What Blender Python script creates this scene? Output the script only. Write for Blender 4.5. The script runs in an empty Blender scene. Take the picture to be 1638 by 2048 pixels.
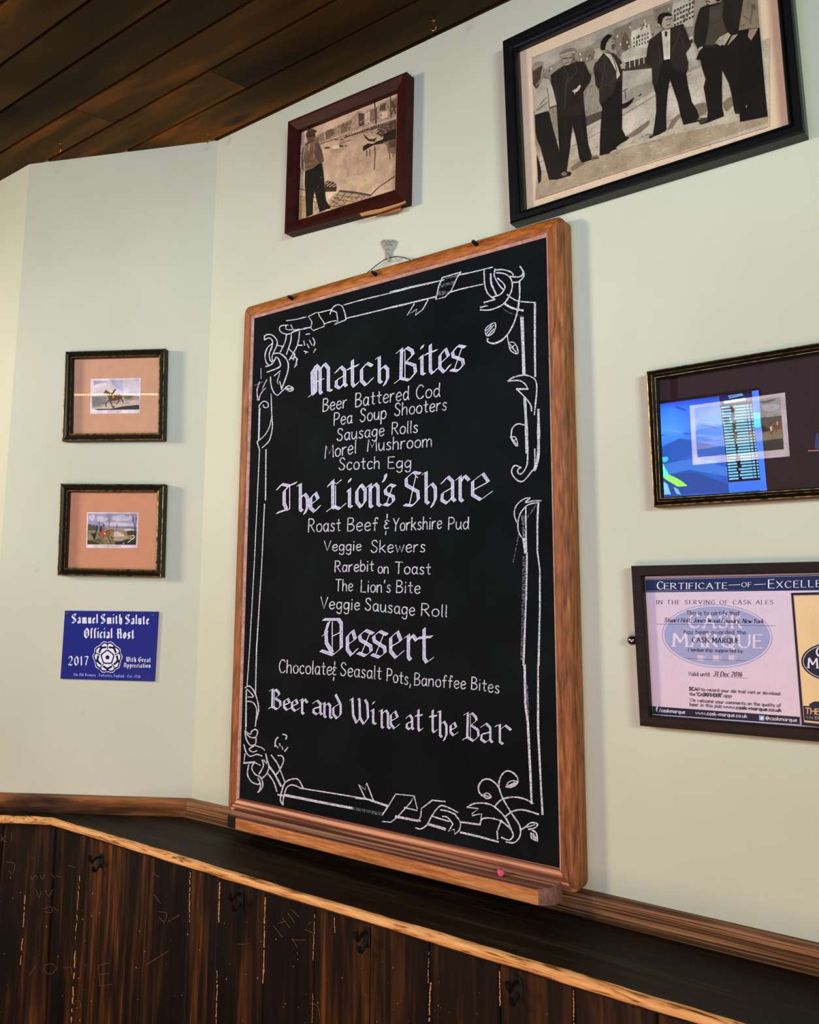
import bpy, bmesh, math, random
from mathutils import Vector, Matrix

random.seed(11)
S = bpy.context.scene
COL = S.collection

# ------------------------------------------------------------------ camera
EYE = Vector((0.0, -1.1409, 1.55))
FPX, CX, CY = 1640.0, 819.0, 950.0
PITCH, ROLL = math.radians(8.1455), math.radians(0.1927)
H = Vector((-0.592344, 0.805685, 0.0)); RH = Vector((0.805685, 0.592344, 0.0)); UP = Vector((0, 0, 1))
FWD = H * math.cos(PITCH) + UP * math.sin(PITCH)
UP0 = UP * math.cos(PITCH) - H * math.sin(PITCH)
RIGHT = RH * math.cos(ROLL) + UP0 * math.sin(ROLL)
UPV = UP0 * math.cos(ROLL) - RH * math.sin(ROLL)
cd = bpy.data.cameras.new('camera'); cam = bpy.data.objects.new('camera', cd); COL.objects.link(cam)
cam.matrix_world = Matrix(((RIGHT.x, UPV.x, -FWD.x, EYE.x), (RIGHT.y, UPV.y, -FWD.y, EYE.y), (RIGHT.z, UPV.z, -FWD.z, EYE.z), (0, 0, 0, 1)))
cd.sensor_fit = 'AUTO'; cd.sensor_width = 36.0; cd.lens = FPX / 2048 * 36.0
cd.shift_y = -(1024 - CY) / 2048; cd.clip_start = 0.01
S.camera = cam

# ------------------------------------------------------------------ light
def lin(c):
    c = c / 255.0
    return c / 12.92 if c <= 0.04045 else ((c + 0.055) / 1.055) ** 2.4
def rgb(r, g, b): return (lin(r), lin(g), lin(b), 1.0)

S.view_settings.view_transform = 'Standard'; S.view_settings.look = 'None'
S.view_settings.gamma = 1.0; S.view_settings.use_curve_mapping = False
S.view_settings.exposure = 0.0
w = bpy.data.worlds.new('room_air'); S.world = w; w.use_nodes = True
w.node_tree.nodes['Background'].inputs[0].default_value = (1.0, 0.80, 0.74, 1)
w.node_tree.nodes['Background'].inputs[1].default_value = 0.27

def area(name, loc, aim, sx, sy, power, col, spread=180):
    l = bpy.data.lights.new(name, 'AREA'); l.shape = 'RECTANGLE'; l.size = sx; l.size_y = sy
    l.energy = power; l.color = col; l.spread = math.radians(spread)
    o = bpy.data.objects.new(name, l); COL.objects.link(o); o.location = loc
    d = Vector(aim) - Vector(loc)
    o.rotation_euler = d.to_track_quat('-Z', 'Y').to_euler()
    return o
# warm pub lamps to the photographer's left, cool window daylight on the right
area('warm_lamp_light', (-2.9, -2.2, 2.2), (-0.8, 0, 2.3), 0.45, 0.45, 22.5, (1.0, 0.87, 0.60), 110)
area('window_light', (2.2, -2.4, 2.2), (-0.9, 0, 2.5), 1.1, 0.5, 15.0, (0.76, 1.0, 0.96), 70)
area('bounce_fill_light', (-0.3, -2.3, 0.65), (-1.0, 0, 1.2), 1.3, 0.7, 24, (1.0, 0.56, 0.38))  # added low lamp standing in for warm bounce off unseen tables

# ------------------------------------------------------------------ geometry helpers
def ray(x, y):
    return RIGHT * ((x - CX) / FPX) - UPV * ((y - CY) / FPX) + FWD
class Plane:                       # a vertical wall plane; off = distance out of the wall
    def __init__(s, o, ang):
        s.o = Vector(o); s.ang = ang
        s.ux = Vector((math.cos(ang), math.sin(ang), 0)); s.n = Vector((math.sin(ang), -math.cos(ang), 0))
    def px(s, x, y, off=0.0):
        q = ray(x, y); t = (s.n.dot(s.o - EYE) + off) / s.n.dot(q)
        return EYE + q * t
CORNER = Vector((-1.384, 0, 0))
ANG = math.atan2(0.50406, 0.86367)
R = Plane((0, 0, 0), 0.0)
A = Plane(CORNER, ANG)
PC = CORNER - A.ux * 0.45          # convex corner at the far end of the angled wall
SHELF_Z = 1.103

class MB:
    def __init__(s): s.v = []; s.f = []; s.m = []; s.c = []; s.seam = []
    def add(s, pts, faces, m=0, col=None):
        b = len(s.v); s.v += [tuple(p) for p in pts]
        for f in faces:
            s.f.append([b + i for i in f]); s.m.append(m); s.c.append(col)
    def poly(s, pts, m=0, col=None): s.add(pts, [list(range(len(pts)))], m, col)
    def box(s, a, b, m=0, col=None):
        (x0, y0, z0), (x1, y1, z1) = a, b
        p = [(x0,y0,z0),(x1,y0,z0),(x1,y1,z0),(x0,y1,z0),(x0,y0,z1),(x1,y0,z1),(x1,y1,z1),(x0,y1,z1)]
        s.add(p, [(0,3,2,1),(4,5,6,7),(0,1,5,4),(1,2,6,5),(2,3,7,6),(3,0,4,7)], m, col)
    def prism(s, pts, d, m=0, col=None):      # polygon pts extruded by vector d
        d = Vector(d); n = len(pts); P = [Vector(p) for p in pts] + [Vector(p) + d for p in pts]
        s.add(P, [list(range(n - 1, -1, -1)), list(range(n, 2 * n))] + [(i, (i + 1) % n, n + (i + 1) % n, n + i) for i in range(n)], m, col)
    def loft(s, rings, closed=True, caps=True, m=0, col=None):
        n = len(rings[0]); P = [p for r in rings for p in r]; F = []
        for k in range(len(rings) - 1):
            for i in range(n if closed else n - 1):
                j = (i + 1) % n; F.append((k*n+i, k*n+j, (k+1)*n+j, (k+1)*n+i))
        if caps: F += [list(range(n - 1, -1, -1)), list(range((len(rings)-1)*n, len(rings)*n))]
        s.add(P, F, m, col)
    def tube(s, pts, r, n=8, m=0, col=None):
        pts = [Vector(p) for p in pts]; rings = []
        up = Vector((0.13, 0.31, 0.94))
        for i, p in enumerate(pts):
            t = (pts[min(i+1, len(pts)-1)] - pts[max(i-1, 0)]).normalized()
            a = t.cross(up).normalized(); b = t.cross(a)
            rr = r[i] if isinstance(r, (list, tuple)) else r
            rings.append([p + a * rr * math.cos(2*math.pi*k/n) + b * rr * math.sin(2*math.pi*k/n) for k in range(n)])
        s.loft(rings, True, True, m, col)
    def build(s, name, mats, parent=None, smooth=None, bevel=None, subsurf=0):
        me = bpy.data.meshes.new(name); me.from_pydata(s.v, [], s.f)
        if not isinstance(mats, (list, tuple)): mats = [mats]
        for m in mats: me.materials.append(m)
        me.polygons.foreach_set('material_index', s.m)
        if any(c is not None for c in s.c):
            ca = me.color_attributes.new('Col', 'FLOAT_COLOR', 'CORNER'); k = 0; buf = []
            for f, c in zip(s.f, s.c):
                for i in range(len(f)):
                    cc = (c[i % len(c)] if c and isinstance(c[0], (tuple, list)) else c) or (1, 1, 1, 1)
                    buf += list(cc)
            ca.data.foreach_set('color', buf)
        if smooth is not None:
            me.polygons.foreach_set('use_smooth', [True] * len(s.f))
            me.set_sharp_from_angle(angle=math.radians(smooth))
        me.update()
        o = bpy.data.objects.new(name, me); COL.objects.link(o)
        if parent is not None: o.parent = parent
        if bevel:
            b = o.modifiers.new('edge', 'BEVEL'); b.width = bevel; b.segments = 3; b.limit_method = 'ANGLE'; b.angle_limit = math.radians(40)
            b.harden_normals = False
        if subsurf:
            b = o.modifiers.new('sub', 'SUBSURF'); b.levels = subsurf; b.render_levels = subsurf
        return o
FR = {}
def thing(name, loc, label, cat, rotz=0.0, group=None):
    o = bpy.data.objects.new(name, None); COL.objects.link(o); o.location = loc; o.rotation_euler = (0, 0, rotz)
    o.empty_display_size = 0.05
    o['label'] = label; o['category'] = cat
    if group: o['group'] = group
    FR[o] = (Matrix.Translation(Vector(loc)) @ Matrix.Rotation(rotz, 4, 'Z')).inverted()
    return o
def tag(o, label, cat, group=None):
    o['label'] = label; o['category'] = cat
    if group: o['group'] = group
    return o
def struct(o): o['kind'] = 'structure'; return o
class Loc:                         # photo point -> the thing's own coordinates
    def __init__(s, plane, t): s.p = plane; s.i = FR[t]
    def __call__(s, x, y, off=0.0): return s.i @ s.p.px(x, y, off)

# ------------------------------------------------------------------ materials
def nodes(name):
    m = bpy.data.materials.new(name); m.use_nodes = True; nt = m.node_tree
    return m, nt, nt.nodes['Principled BSDF'], nt.links
def N(nt, t, **k):
    n = nt.nodes.new(t)
    for a, b in k.items(): setattr(n, a, b)
    return n
def plain(name, col, rough=0.5, metal=0.0, spec=0.5):
    m, nt, b, L = nodes(name)
    b.inputs['Base Color'].default_value = col; b.inputs['Roughness'].default_value = rough
    b.inputs['Metallic'].default_value = metal; b.inputs['Specular IOR Level'].default_value = spec
    return m
def ramp(nt, stops):
    r = N(nt, 'ShaderNodeValToRGB'); e = r.color_ramp.elements
    e[0].position, e[0].color = stops[0]; e[1].position, e[1].color = stops[-1]
    for p, c in stops[1:-1]:
        k = e.new(p); k.color = c
    return r
def wood(name, stops, scale, rough=0.5, bump=0.15, detail=6, dist=1.2, island=0.0, spec=0.4, fine=5.0, fine_amt=0.35, knots=None):
    m, nt, b, L = nodes(name)
    tc = N(nt, 'ShaderNodeTexCoord'); mp = N(nt, 'ShaderNodeMapping'); mp.inputs['Scale'].default_value = scale
    L.new(tc.outputs['Object'], mp.inputs['Vector']); vec = mp.outputs['Vector']
    if island:
        g = N(nt, 'ShaderNodeNewGeometry'); mu = N(nt, 'ShaderNodeMath', operation='MULTIPLY'); mu.inputs[1].default_value = 37.0
        L.new(g.outputs['Random Per Island'], mu.inputs[0])
        ad = N(nt, 'ShaderNodeVectorMath', operation='ADD'); L.new(vec, ad.inputs[0]); L.new(mu.outputs[0], ad.inputs[1]); vec = ad.outputs[0]
    n1 = N(nt, 'ShaderNodeTexNoise'); n1.inputs['Scale'].default_value = 1.0; n1.inputs['Detail'].default_value = detail
    n1.inputs['Distortion'].default_value = dist; L.new(vec, n1.inputs['Vector'])
    n2 = N(nt, 'ShaderNodeTexNoise'); n2.inputs['Scale'].default_value = fine; n2.inputs['Detail'].default_value = 3; L.new(vec, n2.inputs['Vector'])
    mx = N(nt, 'ShaderNodeMix'); mx.inputs[0].default_value = fine_amt
    L.new(n1.outputs['Fac'], mx.inputs[2]); L.new(n2.outputs['Fac'], mx.inputs[3]); val = mx.outputs[0]
    if island:
        m2 = N(nt, 'ShaderNodeMath', operation='MULTIPLY_ADD'); m2.inputs[1].default_value = island; m2.inputs[2].default_value = -island / 2
        L.new(g.outputs['Random Per Island'], m2.inputs[0])
        a2 = N(nt, 'ShaderNodeMath', operation='ADD'); L.new(val, a2.inputs[0]); L.new(m2.outputs[0], a2.inputs[1]); val = a2.outputs[0]
    if knots:
        k1 = N(nt, 'ShaderNodeMapping'); k1.inputs['Scale'].default_value = knots[0]; L.new(tc.outputs['Object'], k1.inputs['Vector'])
        k2 = N(nt, 'ShaderNodeTexVoronoi'); k2.inputs['Scale'].default_value = 1.0; L.new(k1.outputs[0], k2.inputs['Vector'])
        k3 = N(nt, 'ShaderNodeMapRange'); k3.inputs[1].default_value = 0.02; k3.inputs[2].default_value = knots[1]; k3.inputs[3].default_value = knots[2]; k3.inputs[4].default_value = 0.0; L.new(k2.outputs['Distance'], k3.inputs[0])
        k4 = N(nt, 'ShaderNodeMath', operation='ADD'); L.new(val, k4.inputs[0]); L.new(k3.outputs[0], k4.inputs[1]); val = k4.outputs[0]
    r = ramp(nt, stops); L.new(val, r.inputs['Fac']); L.new(r.outputs['Color'], b.inputs['Base Color'])
    b.inputs['Roughness'].default_value = rough; b.inputs['Specular IOR Level'].default_value = spec
    bp = N(nt, 'ShaderNodeBump'); bp.inputs['Strength'].default_value = bump; bp.inputs['Distance'].default_value = 0.004
    L.new(val, bp.inputs['Height']); L.new(bp.outputs['Normal'], b.inputs['Normal'])
    return m
def wall_paint():
    m, nt, b, L = nodes('sage_plaster')
    tc = N(nt, 'ShaderNodeTexCoord')
    n = N(nt, 'ShaderNodeTexNoise'); n.inputs['Scale'].default_value = 2.2; n.inputs['Detail'].default_value = 5; L.new(tc.outputs['Object'], n.inputs['Vector'])
    r = ramp(nt, [(0.3, rgb(193, 196, 176)), (0.7, rgb(206, 209, 190))]); L.new(n.outputs['Fac'], r.inputs['Fac'])
    d = N(nt, 'ShaderNodeTexNoise'); d.inputs['Scale'].default_value = 26; d.inputs['Detail'].default_value = 2; L.new(tc.outputs['Object'], d.inputs['Vector'])
    dr = ramp(nt, [(0.73, (0, 0, 0, 1)), (0.80, (1, 1, 1, 1))]); L.new(d.outputs['Fac'], dr.inputs['Fac'])
    mx = N(nt, 'ShaderNodeMix', data_type='RGBA'); L.new(dr.outputs['Color'], mx.inputs[0]); L.new(r.outputs['Color'], mx.inputs[6]); mx.inputs[7].default_value = rgb(150, 148, 130)
    mu = N(nt, 'ShaderNodeMath', operation='MULTIPLY'); mu.inputs[1].default_value = 0.3; L.new(dr.outputs['Color'], mu.inputs[0]); L.new(mu.outputs[0], mx.inputs[0])
    L.new(mx.outputs[2], b.inputs['Base Color']); b.inputs['Roughness'].default_value = 0.62; b.inputs['Specular IOR Level'].default_value = 0.25
    f = N(nt, 'ShaderNodeTexNoise'); f.inputs['Scale'].default_value = 60; f.inputs['Detail'].default_value = 4; L.new(tc.outputs['Object'], f.inputs['Vector'])
    g = N(nt, 'ShaderNodeTexNoise'); g.inputs['Scale'].default_value = 5; L.new(tc.outputs['Object'], g.inputs['Vector'])
    ad = N(nt, 'ShaderNodeMath', operation='MULTIPLY_ADD'); ad.inputs[1].default_value = 6.0; L.new(g.outputs['Fac'], ad.inputs[0]); L.new(f.outputs['Fac'], ad.inputs[2])
    bp = N(nt, 'ShaderNodeBump'); bp.inputs['Strength'].default_value = 0.12; bp.inputs['Distance'].default_value = 0.004
    L.new(ad.outputs[0], bp.inputs['Height']); L.new(bp.outputs['Normal'], b.inputs['Normal'])
    return m
def chalk(name, col, lo, hi, back, scale=700):
    m, nt, b, L = nodes(name)
    tc = N(nt, 'ShaderNodeTexCoord')
    n = N(nt, 'ShaderNodeTexNoise'); n.inputs['Scale'].default_value = scale; n.inputs['Detail'].default_value = 3; L.new(tc.outputs['Object'], n.inputs['Vector'])
    r = ramp(nt, [(lo, back), (hi, col)]); L.new(n.outputs['Fac'], r.inputs['Fac']); L.new(r.outputs['Color'], b.inputs['Base Color'])
    b.inputs['Roughness'].default_value = 0.95; b.inputs['Specular IOR Level'].default_value = 0.05
    return m
def art(name, grain=0.12, scale=900, rough=0.6):
    m, nt, b, L = nodes(name)
    at = N(nt, 'ShaderNodeAttribute', attribute_name='Col')
    tc = N(nt, 'ShaderNodeTexCoord'); n = N(nt, 'ShaderNodeTexNoise'); n.inputs['Scale'].default_value = scale; n.inputs['Detail'].default_value = 4
    L.new(tc.outputs['Object'], n.inputs['Vector'])
    n2 = N(nt, 'ShaderNodeTexNoise'); n2.inputs['Scale'].default_value = 45; n2.inputs['Detail'].default_value = 5; L.new(tc.outputs['Object'], n2.inputs['Vector'])
    sm = N(nt, 'ShaderNodeMath', operation='ADD'); L.new(n.outputs['Fac'], sm.inputs[0]); L.new(n2.outputs['Fac'], sm.inputs[1])
    mr = N(nt, 'ShaderNodeMapRange'); mr.inputs[1].default_value = 0.7; mr.inputs[2].default_value = 1.3; mr.inputs[3].default_value = 1 - grain * 2; mr.inputs[4].default_value = 1 + grain * 2
    L.new(sm.outputs[0], mr.inputs[0])
    vm = N(nt, 'ShaderNodeVectorMath', operation='SCALE'); L.new(at.outputs['Color'], vm.inputs[0]); L.new(mr.outputs[0], vm.inputs['Scale'])
    L.new(vm.outputs[0], b.inputs['Base Color']); b.inputs['Roughness'].default_value = rough; b.inputs['Specular IOR Level'].default_value = 0.2
    return m
def glass(name, ior=1.75):
    m = bpy.data.materials.new(name); m.use_nodes = True; nt = m.node_tree; nt.nodes.clear(); L = nt.links
    o = N(nt, 'ShaderNodeOutputMaterial'); mx = N(nt, 'ShaderNodeMixShader'); t = N(nt, 'ShaderNodeBsdfTransparent'); g = N(nt, 'ShaderNodeBsdfGlossy')
    g.inputs['Roughness'].default_value = 0.0; f = N(nt, 'ShaderNodeFresnel'); ge = N(nt, 'ShaderNodeNewGeometry'); mi = N(nt, 'ShaderNodeMix'); mi.inputs[2].default_value = ior; mi.inputs[3].default_value = 1 / ior
    L.new(ge.outputs['Backfacing'], mi.inputs[0]); L.new(mi.outputs[0], f.inputs['IOR'])
    L.new(f.outputs[0], mx.inputs[0]); L.new(t.outputs[0], mx.inputs[1]); L.new(g.outputs[0], mx.inputs[2]); L.new(mx.outputs[0], o.inputs['Surface'])
    return m
def worn_gold(name):
    m, nt, b, L = nodes(name)
    tc = N(nt, 'ShaderNodeTexCoord'); n = N(nt, 'ShaderNodeTexNoise'); n.inputs['Scale'].default_value = 120; n.inputs['Detail'].default_value = 4; L.new(tc.outputs['Object'], n.inputs['Vector'])
    r = ramp(nt, [(0.35, rgb(70, 48, 15)), (0.6, rgb(205, 160, 70))]); L.new(n.outputs['Fac'], r.inputs['Fac']); L.new(r.outputs['Color'], b.inputs['Base Color'])
    b.inputs['Metallic'].default_value = 0.7; b.inputs['Roughness'].default_value = 0.35
    return m
M = {}
M['wall'] = wall_paint()
K = lambda *a: rgb(*a)
M['ceiling'] = wood('ceiling_boards_wood', [(0.22, K(22, 15, 5)), (0.46, K(58, 42, 13)), (0.58, K(78, 55, 17)), (0.70, K(128, 80, 24))], (1.3, 7, 7), 0.6, 0.04, 4, 1.0, 0.10, 0.06, 5, .15, ((3.4, 11, 11), 0.2, -0.3))
M['seam'] = plain('dark_gap', K(9, 6, 4), 0.9)
M['panel'] = wood('panelling_wood', [(0.36, K(9, 5, 3)), (0.5, K(26, 13, 6)), (0.6, K(60, 34, 12)), (0.72, K(116, 68, 25))], (18, 18, 1.1), 0.5, 0.10, 7, 1.8, 0.08, 0.18, 7.0, 0.35, ((9, 9, 3.2), 0.26, -0.22))
M['shelf'] = wood('shelf_dark_wood', [(0.36, K(10, 7, 4)), (0.52, K(28, 20, 10)), (0.66, K(62, 48, 26)), (0.8, K(96, 78, 46))], (2.2, 40, 40), 0.55, 0.1, 6, 1.0, 0, 0.12, 6, 0.35)
M['lip'] = wood('worn_edge_wood', [(0.33, K(62, 36, 15)), (0.40, K(164, 102, 48)), (0.47, K(220, 156, 88)), (0.68, K(246, 194, 128))], (9, 60, 90), 0.5, 0.5, 5, 2.0, 0, 0.3, 4, 0.3)
M['trim'] = wood('rail_wood', [(0.36, K(50, 28, 14)), (0.46, K(92, 56, 30)), (0.53, K(140, 90, 56)), (0.66, K(196, 140, 96))], (2.2, 170, 210), 0.5, 0.35, 5, 0.9, 0, 0.25, 4, 0.3)
M['railx'] = wood('orange_oak', [(0.3, K(92, 48, 12)), (0.46, K(142, 76, 22)), (0.58, K(172, 98, 36)), (0.74, K(192, 126, 66))], (16, 70, 70), 0.5, 0.25, 8, 1.0, 0, 0.25, 4, 0.4)
M['railz'] = wood('orange_oak_upright', [(0.32, K(66, 40, 24)), (0.44, K(118, 70, 38)), (0.56, K(152, 90, 48)), (0.72, K(182, 122, 80))], (110, 110, 12), 0.5, 0.25, 8, 1.0, 0, 0.25, 3, 0.4)
M['tray'] = wood('pink_oak', [(0.38, K(96, 56, 42)), (0.46, K(144, 88, 68)), (0.52, K(200, 138, 102)), (0.64, K(226, 170, 134))], (1.3, 130, 150), 0.5, 0.35, 4, 0.6, 0, 0.15, 4, 0.22)
M['tray_end'] = wood('end_grain', [(0.3, K(92, 62, 52)), (0.7, K(160, 108, 88))], (50, 50, 50), 0.6, 0.2)
M['tray_front'] = wood('tan_oak', [(0.32, K(128, 70, 28)), (0.48, K(182, 110, 56)), (0.66, K(218, 150, 92))], (9, 120, 160), 0.5, 0.25, 7, 0.6, 0, 0.25, 5, 0.45)
M['bare'] = wood('bare_worn_edge', [(0.3, K(150, 104, 92)), (0.7, K(214, 170, 160))], (60, 60, 60), 0.6, 0.1)
M['slate'] = chalk('blackboard', K(17, 21, 23), 0.35, 0.7, K(9, 12, 14), 9); M['slate'].node_tree.nodes['Principled BSDF'].inputs['Roughness'].default_value = 0.75
M['chalk'] = chalk('white_chalk', K(192, 192, 224), 0.34, 0.54, K(132, 132, 170), 620)
M['chalk_edge'] = chalk('white_chalk_line', K(228, 228, 242), 0.32, 0.48, K(160, 160, 190), 620)
M['chalk_thin'] = chalk('white_chalk_thin', K(214, 214, 226), 0.36, 0.54, K(100, 102, 118), 700)
M['chalk_faint'] = chalk('faint_chalk', K(120, 122, 132), 0.42, 0.66, K(12, 15, 17), 520)
M['black'] = plain('black_lacquer', K(15, 15, 16), 0.35, 0, 0.3); M['black2'] = plain('black_matt', K(18, 15, 13), 0.5, 0, .25)
M['iron'] = plain('black_iron', K(12, 11, 10), 0.5, 0, .3)
M['maroon'] = wood('maroon_frame', [(0.3, K(32, 9, 8)), (0.7, K(66, 20, 12))], (8, 20, 20), 0.5, 0.05, spec=.12)
M['cert_frame'] = wood('dark_wenge', [(0.3, K(20, 13, 12)), (0.7, K(42, 28, 24))], (3, 90, 90), 0.5, 0.1, spec=.15)
M['gold'] = worn_gold('worn_gold')
M['art'] = art('printed_ink', 0.17, 800); M['mat'] = art('mount_card', 0.03, 400, 0.85); M['print'] = art('glossy_print', 0.02, 300, 0.35)
M['glass'] = glass('picture_glass', 1.42)
M['chrome'] = plain('chrome', K(150, 150, 150), 0.15, 1.0); M['brass'] = plain('brass', K(190, 150, 80), 0.3, 1.0)
M['pink'] = plain('pink_chalk', K(224, 92, 122), 0.9)
M['floor'] = wood('floor_boards', [(0.3, K(40, 25, 14)), (0.7, K(92, 60, 34))], (2, 14, 14), 0.5, 0.05)

# ------------------------------------------------------------------ strokes and letters (worked in photo points, mapped on to the wall)
MICRO = 3e-5
def smooth(pts, k=6):
    if len(pts) < 3: return pts
    out = []
    P = [pts[0]] + list(pts) + [pts[-1]]
    for i in range(1, len(P) - 2):
        p0, p1, p2, p3 = P[i-1], P[i], P[i+1], P[i+2]
        for j in range(k):
            t = j / k
            out.append(tuple(0.5 * (2*p1[a] + (p2[a]-p0[a])*t + (2*p0[a]-5*p1[a]+4*p2[a]-p3[a])*t*t + (3*p1[a]-p0[a]-3*p2[a]+p3[a])*t**3) for a in (0, 1)))
    out.append(tuple(pts[-1])); return out
def ribbon(mb, to, pts, wd, off, m=0, col=None, jit=0.0, taper=0.0):
    n = len(pts)
    if n < 2: return
    off += random.random() * MICRO
    Lp, Rp = [], []
    for i, p in enumerate(pts):
        a = pts[max(i-1, 0)]; b = pts[min(i+1, n-1)]
        dx, dy = b[0]-a[0], b[1]-a[1]; l = math.hypot(dx, dy) or 1
        h = wd / 2 * (1 + random.uniform(-jit, jit))
        if taper and i in (0, n-1): h *= (1 - taper)
        ex = 0.0
        if i == 0: ex = -wd * 0.3
        if i == n-1: ex = wd * 0.3
        x, y = p[0] + dx/l*ex, p[1] + dy/l*ex
        Lp.append(to(x - dy/l*h, y + dx/l*h, off)); Rp.append(to(x + dy/l*h, y - dx/l*h, off))
    mb.add(Lp + Rp, [(i, i+1, n+i+1, n+i) for i in range(n-1)], m, col)
def nibstroke(mb, to, pts, nx, ny, off, m=0, col=None, edge=None, em=1):
    for i in range(len(pts) - 1):
        (x0, y0), (x1, y1) = pts[i], pts[i+1]; o_ = off + random.random() * MICRO
        mb.poly([to(x0-nx, y0-ny, o_), to(x0+nx, y0+ny, o_), to(x1+nx, y1+ny, o_), to(x1-nx, y1-ny, o_)], m, col)
    if edge:
        for sg in (-1, 1):
            ribbon(mb, to, [(x + sg*nx, y + sg*ny) for x, y in pts], edge, off + 0.00005, em, col, 0.2)
        for e in (0, -1):
            x, y = pts[e]; ribbon(mb, to, [(x-nx, y-ny), (x+nx, y+ny)], edge, off + 0.00005, em, col)
def parse(s):
    out = []
    for st in s.split('|'):
        sm = st.startswith('~') or (2 if st.startswith('^') else False); v = [float(q) for q in st.lstrip('~^').split()]
        p = list(zip(v[0::2], v[1::2])); out.append((sm, p))
    return out
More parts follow.
